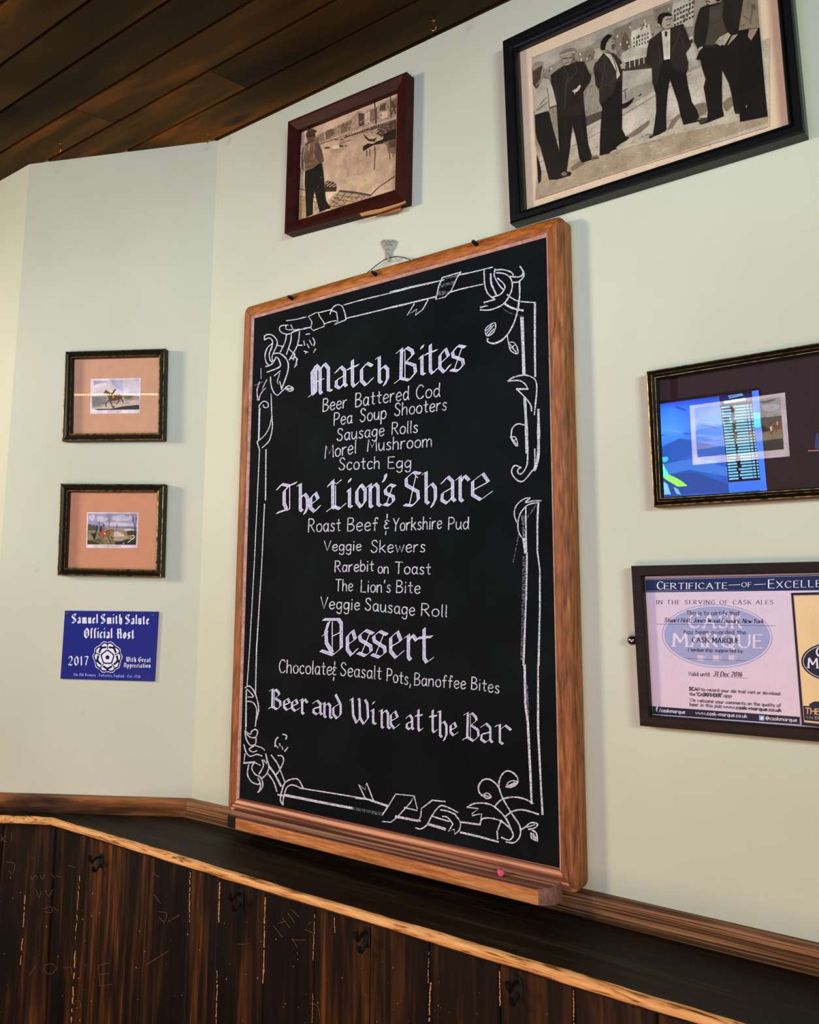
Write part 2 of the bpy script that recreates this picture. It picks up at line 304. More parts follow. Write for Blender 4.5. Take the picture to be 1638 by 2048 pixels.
# plain hand lettering, cap height 10, small letters 6.2
HW = {k: (a, parse(b)) for k, (a, b) in {
'A': (7, "0 0 3.5 10 7 0|1.2 3.6 5.8 3.6"), 'B': (5.5, "0 0 0 10|~0 10 3.5 9.8 4.6 7.8 3 5.6 0 5.2|~0 5.2 4 4.8 5.4 2.6 3.6 .3 0 0"),
'C': (6.5, "~6 8.4 4.6 9.9 2.2 9.4 .4 6.6 .4 3.2 2.2 .3 4.6 .2 6.3 1.6"), 'D': (6.5, "0 0 0 10|~0 10 4 9.3 6.3 6.5 6 2.8 3.5 .4 0 0"),
'E': (5, "4.8 10 0 10 0 0 5 0|0 5.3 4 5.3"), 'F': (5, "4.8 10 0 10 0 0|0 5.3 4 5.3"),
'G': (7, "~6.2 8.4 4.5 10 2 9.5 .3 6.5 .4 3 2.4 .2 5 .4 6.6 2.2 6.6 4.4|6.6 4.4 4 4.4"), 'H': (6.5, "0 0 0 10|6.2 0 6.2 10|0 5.2 6.2 5.2"),
'I': (1, ".4 0 .4 10"), 'J': (4.5, "~4 10 4 2.5 2.8 0 .6 .3 0 2"), 'K': (6, "0 0 0 10|5.4 10 0 4.6|1.8 6 5.8 0"), 'L': (5, "0 10 0 0 4.8 0"),
'M': (8, "0 0 .6 10 4 3 7.2 10 8 0"), 'N': (6.5, "0 0 0 10 6.2 0 6.2 10"),
'O': (7.5, "~3.7 10 .9 8.5 0 5 1 1.4 3.7 0 6.4 1.4 7.4 5 6.5 8.5 3.7 10"), 'P': (5.3, "0 0 0 10|~0 10 3.8 9.7 5.2 7.4 3.6 5 0 4.6"),
'Q': (7.5, "~3.7 10 .9 8.5 0 5 1 1.4 3.7 0 6.4 1.4 7.4 5 6.5 8.5 3.7 10|4.2 2 7.6 -1.4"), 'R': (6, "0 0 0 10|~0 10 3.8 9.7 5 7.5 3.4 5.4 0 5|1.8 5.1 5.8 0"),
'S': (5.5, "~5 8.4 3.6 10 1.4 9.6 .6 7.6 2 5.8 4.2 4.4 5 2.4 3.6 .3 1.4 .2 0 1.8"), 'T': (6.5, "0 10 6.5 10|3.2 10 3.2 0"),
'U': (6.5, "~0 10 .1 3.4 1.2 .8 3.2 0 5.2 .8 6.3 3.4 6.4 10"), 'V': (6.5, "0 10 3.2 0 6.4 10"), 'W': (9, "0 10 2.4 0 4.5 8 6.6 0 9 10"),
'X': (6, "0 10 6 0|6 10 0 0"), 'Y': (6, "0 10 3 5|6 10 3 5 2.6 0"), 'Z': (6, "0 10 6 10 0 0 6 0"),
'a': (5, "~4.4 4.9 2.6 6.2 .6 5 0 2.8 1 .4 2.8 .3 4.3 2.4|~4.5 6 4.3 2 4.6 .6 5.2 .1"), 'b': (5, "0 10 0 0|~0 3.5 1.4 5.8 3.4 6 4.8 4 4.4 1.4 2.6 0 0 1.2"),
'c': (4.5, "~4.3 5.2 2.8 6.2 .8 5.2 0 3 .8 .7 2.6 0 4.4 1"), 'd': (5, "~4.4 4.9 2.6 6.2 .6 5 0 2.8 1 .4 2.8 .3 4.4 2.4|4.6 10 4.5 2 5.2 0"),
'e': (4.8, "~.2 3 4.4 3.8 4 5.7 2.4 6.3 .6 5 0 2.8 1 .5 2.8 0 4.6 1.2"), 'f': (4, "~4 9 3 10 2 9.4 1.7 7.5 1.6 0|0 5.6 3.6 5.8"),
'g': (5, "~4.4 4.9 2.6 6.2 .6 5 0 2.8 1 .6 2.8 .6 4.3 2.4|~4.6 6 4.5 -1.5 3.6 -3.4 1.8 -3.6 .4 -2.4"), 'h': (5, "0 10 0 0|~0 3.8 1.6 5.8 3.4 6 4.3 4.4 4.5 0"),
'i': (1.2, ".5 6 .5 0|.5 8.4 .6 8.9"), 'j': (2, "~1.5 6 1.5 -2 .8 -3.4 0 -3|1.5 8.4 1.6 8.9"), 'k': (4.8, "0 10 0 0|4.2 6 0 2.6|1.2 3.6 4.8 0"), 'l': (1.2, ".4 10 .4 .6 .9 0"),
'm': (8, "0 6 0 0|~0 4 1.4 5.9 2.8 6 3.7 4.4 3.8 0|~3.8 4 5.2 5.9 6.6 6 7.6 4.4 7.8 0"), 'n': (5, "0 6 0 0|~0 3.8 1.6 5.8 3.4 6 4.3 4.4 4.5 0"),
'o': (5, "~2.5 6.2 .6 5 0 3 .8 .7 2.5 0 4.3 .8 5 3 4.4 5.2 2.5 6.2"), 'p': (5, "0 6 0 -3.6|~0 3.5 1.4 5.8 3.4 6 4.8 4 4.4 1.4 2.6 0 0 1.2"),
'q': (5, "~4.4 4.9 2.6 6.2 .6 5 0 2.8 1 .4 2.8 .3 4.4 2.4|4.6 6 4.6 -3.6"), 'r': (3.6, "0 6 0 0|~0 3.6 1.4 5.6 3.4 6.1"),
's': (4, "~3.7 5.3 2.4 6.2 .8 5.6 .9 4 3 2.7 3.6 1.2 2 0 0 .9"), 't': (4, "1.8 9 1.8 1.2 2.6 .1 3.6 .6|0 6 3.8 6.2"),
'u': (5, "~0 6 .1 2 1.2 .2 2.8 .4 4.2 2.4|4.4 6 4.5 1 5 0"), 'v': (4.6, "0 6 2.2 0 4.5 6"), 'w': (7, "0 6 1.8 0 3.5 5.4 5.2 0 7 6"), 'x': (4.6, "0 6 4.5 0|4.5 6 0 0"),
'y': (4.6, "0 6 2.3 .3|4.6 6 1.2 -3.6"), 'z': (4.4, "0 6 4.3 6 0 0 4.4 0"),
'0': (5.4, "~2.7 10 .6 8.4 0 5 .7 1.4 2.7 0 4.7 1.4 5.4 5 4.8 8.4 2.7 10"), '1': (3, "0 8 2 10 2 0"), '2': (5.2, "~.2 7.8 1.2 9.6 3 10 4.7 8.6 4.4 6.2 2 2.8 0 0|0 0 5.2 0"),
'3': (5, "~.3 9 2.4 10 4.4 8.6 3.6 6 1.8 5.4 4.4 4.4 4.8 2 2.8 .1 .1 1"), '6': (5.2, "~4.6 9.4 2.6 9.6 .6 6.4 .1 3 1.6 .2 3.8 .3 5 2.6 4 5.2 1.8 5.4 .3 3.6"),
'7': (5, "0 10 5 10 1.8 0"), '5': (5, "4.6 10 .6 10 .3 5.8|~.3 5.8 2.6 6.2 4.8 4.4 4.6 1.6 2.6 0 0 .8"), '8': (5, "~2.5 10 .6 8.6 .8 6.4 2.5 5.3 4.6 3.6 4.6 1.2 2.5 0 .4 1.2 .4 3.6 2.5 5.3 4.2 6.4 4.4 8.6 2.5 10"),
'.': (1.4, ".5 .2 .7 .7"), ',': (1.6, ".9 .8 .3 -1.8"), "'": (1.4, ".9 10.2 .4 7.8"), ':': (1.4, ".5 .4 .6 .9|.5 5 .6 5.5"), '-': (3.4, ".4 3.4 3 3.4"), '/': (4, "0 -1 4 10"),
'@': (8, "~5.4 5.4 3.6 6 2.4 4.4 2.8 2.6 4.4 2.4 5.4 4.4|~5.6 6 5.4 3 6.6 2.4 7.8 4 7.4 7.2 4.8 8.8 1.6 7.8 .2 4.8 .8 1.4 3.2 -.4 6 .2"),
'&': (3, "~2.8 5.2 1.4 6.2 .4 5 1.8 3.8 .2 2.6 .8 .6 2.8 .8|1.6 10 1.5 7.4|1.2 -1.2 1 -3.6"), '\u00b7': (1.4, ".5 3.2 .7 3.8"),
}.items()}
def lay(text, x0, y0, x1, y1, cap, slant=0.0, gap=1.7, space=4.2):
    adv = 0.0; items = []
    for ch in text:
        if ch == ' ': adv += space; continue
        wd, st = HW[ch]; items.append((adv, st, ch)); adv += wd + gap
    adv -= gap; L = math.hypot(x1-x0, y1-y0); ux, uy = (x1-x0)/adv, (y1-y0)/adv; sc = cap / 10
    for a, st, ch in items:
        for sm, p in st:
            q = smooth(p, 4) if sm else p
            yield ch, sm, [(x0 + ux*(a+gx) + slant*gy*sc, y0 + uy*(a+gx) - gy*sc) for gx, gy in q]
def hand(mb, to, text, x0, y0, x1, y1, cap, wd, off, m=0, jit=0.18, col=None, gap=1.9, slant=0.04, space=4.2):
    for ch, sm, q in lay(text, x0, y0, x1, y1, cap, slant, gap, space): ribbon(mb, to, q, wd, off, m, col, jit)
def sans(mb, to, text, x0, y0, x1, y1, cap, wd, off, col, m=0, slant=0.0, gap=1.7, space=4.2):
    for ch, sm, q in lay(text, x0, y0, x1, y1, cap, slant, gap, space): ribbon(mb, to, q, wd, off, m, col)
def serif(mb, to, text, x0, y0, x1, y1, cap, wd, off, col, m=0, slant=0.0, gap=2.6, space=4.5, ticks=True, thin=0.42):
    for ch, sm, q in lay(text, x0, y0, x1, y1, cap, slant, gap, space):
        nibstroke(mb, to, q, wd/2, -wd*0.12, off, m, col); ribbon(mb, to, q, wd*thin, off, m, col)
        if ticks and not sm:
            for e, f in ((0, 1), (-1, -2)):
                (x, y), (a, b) = q[e], q[f]
                if abs(y-b) > 1.6*abs(x-a) and abs(y-b) > cap*0.5: ribbon(mb, to, [(x-wd*0.75, y), (x+wd*0.75, y)], wd*0.4, off, m, col)
# broad-nib blackletter: width, top (x-height letters 6.6, tall 10), bottom, strokes in a unit box
BL = {k: (a, t, b, parse(s)) for k, (a, t, b, s) in {
'M': (8, 10, 0, "0 0 .14 .06 .12 .8 .3 1 .48 .82 .48 .1 .54 .02|.48 .82 .68 1 .86 .82 .86 .1 1 .06|.28 .88 .28 .1 .18 .03|^.3 .44 .66 .5"),
'B': (6.4, 10, 0, ".08 .9 .3 1 .26 .1|0 0 .26 .1 .66 0 .98 .2 .94 .42 .5 .56 .86 .76 .8 .88 .55 1 .34 .9|^.46 .92 .46 .08"),
'T': (6, 10, 0, "0 .84 .22 1 .62 .92 1 1|.62 .92 .36 .74 .36 .3 .5 .08 0 0|^.66 .9 .66 .1 .5 .04"),
'L': (6, 10, 0, ".06 .82 .3 1 .3 .12 .4 .06|0 0 .36 .12 .7 .02 1 .16|^.34 .94 .5 .86 .8 .98|^.46 .8 .46 .1"),
'S': (6.2, 10, 0, "1 .94 .56 1 .1 .84 .12 .64 .86 .42 .9 .2 .52 .03 0 .08|^.86 .82 .6 .96|^.74 .9 .3 .04"),
'D': (7.4, 10, 0, ".12 .92 .78 .96 .9 .86 .9 .2 .54 0 0 .08|.34 .86 .22 .62 .24 .3 .5 .06|.1 .5 .26 .58|^.5 .88 .5 .1|^.52 .5 .86 .62"),
'W': (8.4, 10, 0, "0 .9 .12 1 .16 .3 .34 0 .52 .24|.44 1 .5 .96 .52 .24 .72 0 .96 .28 .92 .86 .8 1"),
'O': (7, 10, 0, ".5 1 .1 .74 .1 .26 .5 0 .9 .26 .9 .74 .5 1|^.42 .86 .42 .14|^.44 .5 .8 .6"),
'H': (7, 10, 0, ".06 .92 .26 1 .26 .1 .38 .02|0 .5 .26 .52 .62 .62 .9 .5 .86 .1 .98 .02|.66 1 .8 .9 .8 .6"),
'G': (7, 10, 0, "1 .9 .56 1 .12 .76 .1 .26 .5 0 .92 .2 .92 .48 .6 .56|^.44 .9 .44 .1"),
'A': (7, 10, 0, ".1 .84 .4 1 .86 .86 .86 .1 1 .04|.36 .9 .2 .5 .26 .1 0 .04|^.26 .44 .86 .5"),
'E': (6.4, 10, 0, "1 .9 .56 1 .12 .76 .1 .26 .5 0 1 .18|.12 .52 .8 .6|^.46 .9 .46 .1"),
'a': (4.6, 6.6, 0, ".12 .78 .52 1 .84 .8 .84 .16 1 .06|.84 .58 .16 .4 .12 .14 .46 0 .82 .22"),
'b': (4.6, 10, 0, ".1 .96 .24 1 .2 .14 .52 0 .88 .18 .88 .46 .56 .64 .22 .5"),
'c': (4, 6.6, 0, ".96 .84 .56 1 .12 .76 .12 .24 .48 0 1 .26"),
'd': (4.8, 10, 0, ".62 .6 .12 .44 .12 .16 .48 0 .88 .2 .88 .6 .36 1"),
'e': (4, 6.6, 0, ".14 .4 .86 .66 .6 1 .12 .74 .12 .22 .5 0 1 .26"),
'f': (3.4, 10, 0, "1 .88 .66 1 .34 .86 .34 .1 .5 0|0 .6 .9 .66"),
'g': (4.6, 6.6, -3, ".84 .9 .46 1 .12 .84 .12 .5 .46 .36 .84 .5|.84 .96 .84 .2 .4 0 .06 .1"),
'h': (4.6, 10, -1, ".04 .96 .24 1 .24 .16 .4 .1|.24 .52 .62 .66 .86 .52 .86 .2 .62 0"),
'i': (2.2, 10, 0, ".08 .6 .44 .68 .44 .08 .9 .04|.4 .92 .6 1"),
'l': (2.2, 10, 0, ".1 .96 .5 1 .46 .1 1 .04"),
'm': (6.6, 6.6, 0, ".02 .9 .16 1 .16 .06 .26 0|.16 .76 .4 1 .5 .86 .5 .06 .6 0|.5 .76 .74 1 .86 .86 .86 .08 1 .02"),
'n': (4.6, 6.6, 0, ".04 .9 .24 1 .24 .06 .38 0|.24 .74 .62 1 .82 .84 .82 .1 1 .02"),
'o': (4.4, 6.6, 0, ".5 1 .12 .74 .12 .26 .5 0 .88 .26 .88 .74 .5 1"),
'p': (4.6, 6.6, -3, ".06 .96 .24 1 .24 0|.24 .84 .6 1 .86 .84 .86 .46 .5 .32 .24 .42"),
'r': (3.6, 6.6, 0, ".06 .88 .32 1 .32 .1 .5 0|.32 .72 .66 1 1 .8"),
's': (4, 6.6, 0, "1 .9 .5 1 .1 .78 .16 .6 .84 .4 .88 .2 .5 0 0 .08|^.8 .92 .2 .04"),
't': (3.4, 8.6, 0, ".42 1 .42 .12 .6 0 1 .14|0 .7 .94 .78"),
'u': (4.6, 6.6, 0, ".04 .92 .2 1 .2 .16 .5 0 .82 .24|.82 1 .82 .12 1 .02"),
'w': (6.4, 6.6, 0, ".04 .96 .16 1 .16 .16 .36 0 .52 .2|.5 1 .52 .2 .74 0 .92 .3 .88 1"),
'y': (4.6, 6.6, -3, ".06 .96 .2 1 .2 .5 .5 .36 .82 .5|.82 1 .82 .2 .3 0"),
'0': (4.8, 10, 0, ".5 1 .1 .76 .1 .24 .5 0 .9 .24 .9 .76 .5 1"), '1': (3, 10, 0, "0 .84 .5 1 .5 0"), '2': (4.8, 10, 0, ".06 .78 .3 1 .7 1 .9 .8 .8 .56 0 .06 .3 .1 .7 0 1 .14"),
'7': (4.6, 10, 0, "0 .9 .3 1 1 .96 .6 .5 .4 0"), '5': (4.6, 10, 0, ".95 1 .25 .96 .2 .6 .7 .6 .9 .3 .6 0 .05 .1"), '8': (4.6, 10, 0, ".5 1 .15 .8 .8 .4 .9 .2 .5 0 .1 .2 .2 .4 .85 .8 .5 1"),
"'": (1.6, 10, 7, ".7 1 .7 .6 .1 0"), '.': (1.6, 1.4, 0, ".3 .4 .6 .8"), ',': (1.6, 1.4, -2, ".6 1 .6 .6 .1 0"), '\u00b7': (2, 4.4, 3, ".3 .4 .6 .8"),
}.items()}
def black(mb, to, ch, xl, xr, yt, yb, nib, off, slope=0.0, m=0, col=None, edge=None, ang=38):
    nx, ny = nib/2*math.cos(math.radians(ang)), -nib/2*math.sin(math.radians(ang))
    xl, xr, yt, yb = xl+nx*0.8, xr-nx*0.8, yt-ny*0.7, yb+ny*0.7; xc = (xl+xr)/2
    for sm, p in BL[ch][3]:
        q = [(xl + gx*(xr-xl), yb - gy*(yb-yt) + slope*(xl + gx*(xr-xl) - xc)) for gx, gy in p]
        if sm == 2: ribbon(mb, to, q, max(nib*0.24, 1.0 if edge else 0), off + MICRO, 1 if edge else m, col); continue
        nibstroke(mb, to, q, nx, ny, off, m, col, edge); ribbon(mb, to, q, nib*0.22, off, m, col)
def black_line(mb, to, text, x0, y0, x1, y1, cap, nib, off, m=0, col=None, gap=0.9, space=3.0):
    adv = 0.0; it = []
    for ch in text:
        if ch == ' ': adv += space; continue
        it.append((adv, ch)); adv += BL[ch][0] + gap
    adv -= gap; s = (x1-x0)/adv; sl = (y1-y0)/(x1-x0)
    for a, ch in it:
        wd, t, b, _ = BL[ch]; xl = x0 + a*s; xr = xl + wd*s; yb = y0 + sl*((xl+xr)/2 - x0)
        black(mb, to, ch, xl, xr, yb - t*cap/10, yb - b*cap/10, nib, off, sl, m, col)
# ------------------------------------------------------------------ the room
XR, XL, ZT = 1.25, -3.3, 2.64
def vprism(name, plan, z0, z1, mat):
    mb = MB(); mb.prism([(x, y, z0) for x, y in plan], (0, 0, z1 - z0)); return mb.build(name, mat)
Cx, Cy = PC.x, PC.y
struct(vprism('wall_right', [(-1.384, 0), (XR, 0), (XR, .1), (-1.384, .1)], 0, ZT, M['wall']))
struct(vprism('wall_left', [(Cx, Cy), (-1.384, 0), (-1.384, .1), (Cx, .1)], 0, ZT, M['wall']))
struct(vprism('wall_back', [(XL, Cy), (Cx, Cy), (Cx, .1), (XL, .1)], 0, ZT, M['wall']))
mb = MB(); mb.box((XL, -3.6, -.05), (XR, .1, 0)); struct(mb.build('floor', M['floor']))

CEIL0, CSL = 2.5655, 0.143
def cz(d): return CEIL0 - CSL * d
mb = MB()
seams = [0.006, .110, .206, .299, .391, .476, .565]
while seams[-1] < 1.72: seams.append(seams[-1] + .089)
joints = {1: [-1.163], 2: [-1.468], 3: [-.4], 4: [-2.2], 5: [-.75], 0: [-.1]}
def cboard(x0, x1, d0, d1):
    g = .0022; c = .0025
    pr = [(d0+g, .016), (d0+g, c), (d0+g+c, 0), (d1-g-c, 0), (d1-g, c), (d1-g, .016)]
    rings = [[(x, -d, cz(d) + h) for d, h in pr] for x in (x0, x1)]
    mb.loft(rings)
for i in range(len(seams) - 1):
    xs = [XL] + joints.get(i, []) + [XR]
    for a, b in zip(xs[:-1], xs[1:]): cboard(a + .0009, b - .0009, seams[i], seams[i+1])
cboard(XL, XR, -.01, .006)
d1 = seams[-1]
mb.add([(XL, .05, cz(-.05)+.014), (XR, .05, cz(-.05)+.014), (XR, -d1, cz(d1)+.014), (XL, -d1, cz(d1)+.014)], [(0, 1, 2, 3)], 1)
struct(mb.build('ceiling', [M['ceiling'], M['seam']]))

# wooden rail along the foot of the wall
def cpt(off, dz=0): return Vector((-1.384 + off * (1 - A.ux.x) / A.ux.y, -off, dz))
prof = [(0.0, SHELF_Z), (.017, SHELF_Z), (.017, 1.128), (.013, 1.1335), (0.0, 1.1355)]
mb = MB(); mb.loft([[(XR, -o, z) for o, z in prof], [tuple(cpt(o, z)) for o, z in prof]]); struct(mb.build('trim_1', M['trim'], smooth=30))
nC = A.n
M['trim2'] = wood('rail_flame_wood', [(0.36, K(40, 20, 9)), (0.47, K(84, 46, 20)), (0.56, K(136, 80, 38)), (0.7, K(176, 112, 62))], (3.2, 34, 26), 0.45, 0.2, 5, 1.4, 0, 0.3, 6, 0.25)
TA = (Matrix.Translation(CORNER) @ Matrix.Rotation(ANG, 4, 'Z'))
mb = MB(); mb.loft([[TA.inverted() @ cpt(o, z) for o, z in prof], [TA.inverted() @ Vector((Cx + nC.x*o, Cy + nC.y*o, z)) for o, z in prof]])
t2 = mb.build('trim_2', M['trim2'], smooth=30); t2.location = CORNER; t2.rotation_euler = (0, 0, ANG); struct(t2)
mb = MB(); mb.loft([[(Cx, Cy - o, z) for o, z in prof], [(XL, Cy - o, z) for o, z in prof]]); struct(mb.build('trim_3', M['trim'], smooth=30))

# shelf on top of the panelling
FY = -.178
Fc = Vector((-1.592, FY, 0)); yC = -.292
F2 = Fc - A.ux * ((FY - yC) / A.ux.y)
plan = [(XR, 0), (-1.384, 0), (Cx, Cy), (XL, Cy), (XL, yC), (F2.x, F2.y), (Fc.x, Fc.y), (XR, FY)]
sh = thing('shelf', (-.6, -.1, SHELF_Z), 'narrow dark wooden shelf with a worn pale front edge under the chalkboard', 'shelf')
o = Vector((-.6, -.1, SHELF_Z))
mb = MB(); mb.prism([(x - o.x, y - o.y, -.017) for x, y in plan], (0, 0, .017)); mb.build('shelf_board', M['shelf'], sh)
path = []
def seg(a, b, n):
    for i in range(n): path.append(a.lerp(b, i / n))
seg(Vector((XR, FY, 0)), Fc, 230); seg(Fc, F2, 30); seg(F2, Vector((XL, yC, 0)), 30); path.append(Vector((XL, yC, 0)))
rings = []
rr = random.Random(3); wob = [0, 0, 0]
for i, p in enumerate(path):
    wob = [max(-1, min(1, q * .86 + rr.uniform(-.45, .45))) for q in wob]
    a = path[max(i-1, 0)]; b = path[min(i+1, len(path)-1)]; t = (b - a).normalized(); n = Vector((-t.y, t.x, 0))
    if n.y > 0: n = -n
    ring = []
    for k in range(9):
        th = math.pi * (k / 8 - .5)
        rad = .0070 * (1 + .10 * wob[0] + .14 * wob[1] * math.sin(3 * th) + .08 * wob[2] * math.cos(5 * th))
        ring.append(p + n * rad * math.cos(th) + Vector((0, 0, -.0072 + rad * 1.02 * math.sin(th))) - Vector((o.x, o.y, 0)))
    rings.append(ring)
mb = MB(); mb.loft(rings, closed=False, caps=False); mb.build('front_edge', M['lip'], sh, smooth=60)

# vertical board panelling
PY = -.166
oA = (Fc - CORNER).dot(A.n) - .011
def inter(y, oa):                 # plan point on y = const and at distance oa from the angled wall
    dx = (oa + A.ux.x * y) / A.ux.y * 1.0
    return Vector((-1.384 + (oa - A.ux.x * (-y)) / A.ux.y, y, 0))
W0 = inter(PY, oA)
yW = yC + .012
W1 = W0 - A.ux * ((PY - yW) / A.ux.y)
mb = MB()
def vboards(p0, ux, edges, n, m=0):
    g, c, T = .0007, .0025, .014
    for a, b in zip(edges[:-1], edges[1:]):
        pr = [(a+g, T), (a+g, c), (a+g+c, 0), (b-g-c, 0), (b-g, c), (b-g, T)]
        rings = [[p0 + ux*s - n*d + Vector((0, 0, z)) for s, d in pr] for z in (0.0, SHELF_Z - .017)]
        mb.loft(rings, m=m)
xs = [W0.x] + [v * 1.026 for v in (-1.467, -1.36, -1.262, -1.149, -1.079, -.973, -.869, -.765, -.665, -.558, -.458)]
while xs[-1] < XR - .05: xs.append(xs[-1] + .102)
xs.append(XR)
vboards(Vector((0, PY, 0)), Vector((1, 0, 0)), xs, Vector((0, -1, 0)))
LA = (W0 - W1).length
vboards(W1, A.ux, [0, LA * .5, LA], A.n)
es = [XL]
while es[-1] < W1.x - .12: es.append(es[-1] + .1)
es.append(W1.x)
vboards(Vector((0, yW, 0)), Vector((1, 0, 0)), es, Vector((0, -1, 0)))
mb.add([(XL, yW+.016, 0), (W1.x, W1.y+.016, 0), (W0.x, W0.y+.016, 0), (XR, PY+.016, 0), (XL, yW+.016, 1.08), (W1.x, W1.y+.016, 1.08), (W0.x, W0.y+.016, 1.08), (XR, PY+.016, 1.08)],
       [(0, 1, 5, 4), (1, 2, 6, 5), (2, 3, 7, 6)], 1)
pan = struct(mb.build('wall_panelling', [M['panel'], M['seam']]))
# worn seam edges and carved scratches
WP = Plane((0, PY, 0), 0.0); WA = Plane(W0, ANG)
class Ident:
    def __init__(s, p): s.p = p
    def __call__(s, x, y, off=0):
        q = s.p.px(x, y, off)
        return WA.px(x, y, off) if q.x < W0.x else q
ws = Ident(WP); mb = MB()
T1 = (0, 1560, .34188); T2 = (400, 1560, .30525); T3 = (900, 1650, .45055)
def P(T, s):
    v = [float(q) for q in s.split()]; return [(T[0] + a*T[2], T[1] + b*T[2]) for a, b in zip(v[0::2], v[1::2])]
for T, s, wd in [(T1, '466 560 440 960', 1.6), (T1, '440 1000 418 1420', 2.4), (T1, '1112 540 1108 830', 1.5), (T1, '1285 600 1280 800', 2.2), (T1, '1272 1180 1264 1425', 1.3), (T1, '1550 690 1542 1160', 1.9),
    (T2, '428 770 412 1330', 2.0), (T2, '130 690 122 930', 2.4), (T2, '112 1250 104 1590', 1.4), (T2, '752 880 740 1180', 1.4), (T2, '740 1400 736 1590', 1.0), (T2, '1500 1120 1495 1330', 1.5), (T2, '1510 1330 1500 1590', 2.6), (T2, '880 900 884 1000', 1.2),
    (T3, '220 650 222 800', 2.4), (T3, '548 735 550 883', 2.4), (T1, '150 640 120 1080', 2.0)]:
    q = P(T, s); (xa, ya), (xb, yb) = q; n = 26
    pts = [(xa + (xb-xa)*i/n + random.uniform(-.7, .7), ya + (yb-ya)*i/n) for i in range(n+1)]
    for i in range(n):
        if random.random() < .72: ribbon(mb, ws, pts[i:i+2], wd * random.uniform(.5, 1.15), .0006)
for T, s in [(T1, '10 320 10 360|36 325 14 345 38 362|68 310 68 360|40 480 85 490 75 545 50 530|180 560 185 580 210 555|215 560 218 580|235 555 250 580 262 550|300 550 320 575|330 560 360 570|210 640 230 690|240 650 235 680|262 640 285 680 310 640|255 755 300 740 300 775 262 770|315 745 335 765|260 1085 300 1075 330 1100 300 1135 262 1120 260 1085|205 1090 170 1145|370 1100 415 1095 420 1140|575 1085 585 1200|575 1085 640 1070|580 1140 640 1130|585 1205 655 1195|445 1290 470 1300 470 1330 440 1335|890 545 930 565|850 1085 985 1000|900 670 940 720|930 770 975 780 960 830 930 800|980 830 1050 790|400 500 440 510'),
          (T2, '482 955 540 1030|515 940 560 925|540 905 590 970|575 870 620 935|600 850 650 900|605 1040 640 1100|600 1045 655 1050|660 1050 690 1045|690 980 740 1000|700 950 730 930|250 1075 290 1078|720 1465 770 1480 785 1560')]:
    for st in s.split('|'):
        q = smooth(P(T, st), 4); ribbon(mb, ws, q, 1.0, .0006, 1)
rs = random.Random(8)
for i in range(190):
    x, y = rs.uniform(0, 1250), 0
    y = 1700 + max(0, (x - 90)) * .305 + rs.uniform(10, 330)
    if y > 2046: continue
    l = rs.uniform(.8, 2.4)
    ribbon(mb, ws, [(x, y), (x + rs.uniform(-1, 1), y + l)], rs.uniform(.8, 1.8), .0006, 0 if rs.random() < .4 else 1)
scr = mb.build('carved_scratches', [plain('bare_wood', K(186, 128, 78), .7), plain('scratch_brown', K(104, 66, 36), .7)], pan)

# ------------------------------------------------------------------ chalkboard
BX0, BX1, BZ0, BZ1, FWD_ = -1.243, -.5225, 1.1355, 2.1335, .030
BXC = (BX0 + BX1) / 2; hw = (BX1 - BX0) / 2; hh = BZ1 - BZ0
cb = thing('chalkboard', (BXC, 0, BZ0), 'tall oak-framed chalkboard menu with white chalk lettering standing on the wall rail', 'chalkboard')
bl = Loc(R, cb)
secp = [(0, -.002), (0, -.024), (.003, -.0305), (.009, -.034), (.019, -.0345), (.026, -.0325), (.030, -.0285), (.030, -.002)]
def member(length, place, mat, name):
    r = .014; w_ = .030; g = .0005; rings = []
    ends = [(.2929*r, .2929*r), (.0761*r, .6173*r), (0, r)]
    def ring(a0, z0, flip):
        out = []
        for a, d in secp:
            f = a / w_; aa = a0 + (w_ - a0) * f; zz = z0 + (w_ - z0) * f + g
            out.append((aa, (length - zz) if flip else zz, d))
        return out
    for a0, z0 in ends: rings.append(ring(a0, z0, False))
    for a0, z0 in reversed(ends): rings.append(ring(a0, z0, True))
    mb = MB(); mb.loft([[place(*p) for p in rg] for rg in rings])
    for i in range((len(rings)-1)*len(secp)):
        if i % len(secp) == 5 and mat is not M['tray']: mb.m[i] = 1
    return mb.build(name, [mat, M['bare']], cb, smooth=38)
member(hh, lambda a, s, d: (-hw + a, d, s), M['railz'], 'frame_stile')
member(hh, lambda a, s, d: (hw - a, d, s), M['railz'], 'frame_stile')
member(2*hw, lambda a, s, d: (-hw + s, d, hh - a), M['railx'], 'frame_rail')
member(2*hw, lambda a, s, d: (-hw + s, d, a), M['tray'], 'frame_rail')
mb = MB(); mb.box((-hw+.012, -.0278, .012), (hw-.012, -.004, hh-.012)); ws_ = mb.build('writing_surface', M['slate'], cb)
# chalk ledge
tx0, tx1, ty = -1.214 - BXC, -.547 - BXC, -.069
arc = []
for i in range(7):
    th = math.pi/2 * i/6; arc.append((math.sin(th), math.cos(th)))
r = .026; pl = [(tx0, -.0335)]
pl += [(tx0 + r - r*math.cos(math.pi/2*i/6), ty + r - r*math.sin(math.pi/2*i/6)) for i in range(7)]
pl += [(tx0 + .037, ty)]
pl += [(tx1 - r + r*math.sin(math.pi/2*i/6), ty + r - r*math.cos(math.pi/2*i/6)) for i in range(7)]
pl += [(tx1, -.0335)]
mb = MB(); n = len(pl)
def trayz(y): return .0145 + (y + .0335) / (ty + .0335) * -.005
loops = [[(x, y, -.0110) for x, y in pl], [(x*.9985, y + .0012 if y < -.04 else y, -.0122 + .0) for x, y in pl]]
top = [(x, y, trayz(y) - .0022) for x, y in pl]; top2 = [(x - math.copysign(.002, x), y + (.0022 if y < -.04 else 0), trayz(y)) for x, y in pl]
V = [(x, y, -.0108) for x, y in pl] + top + top2
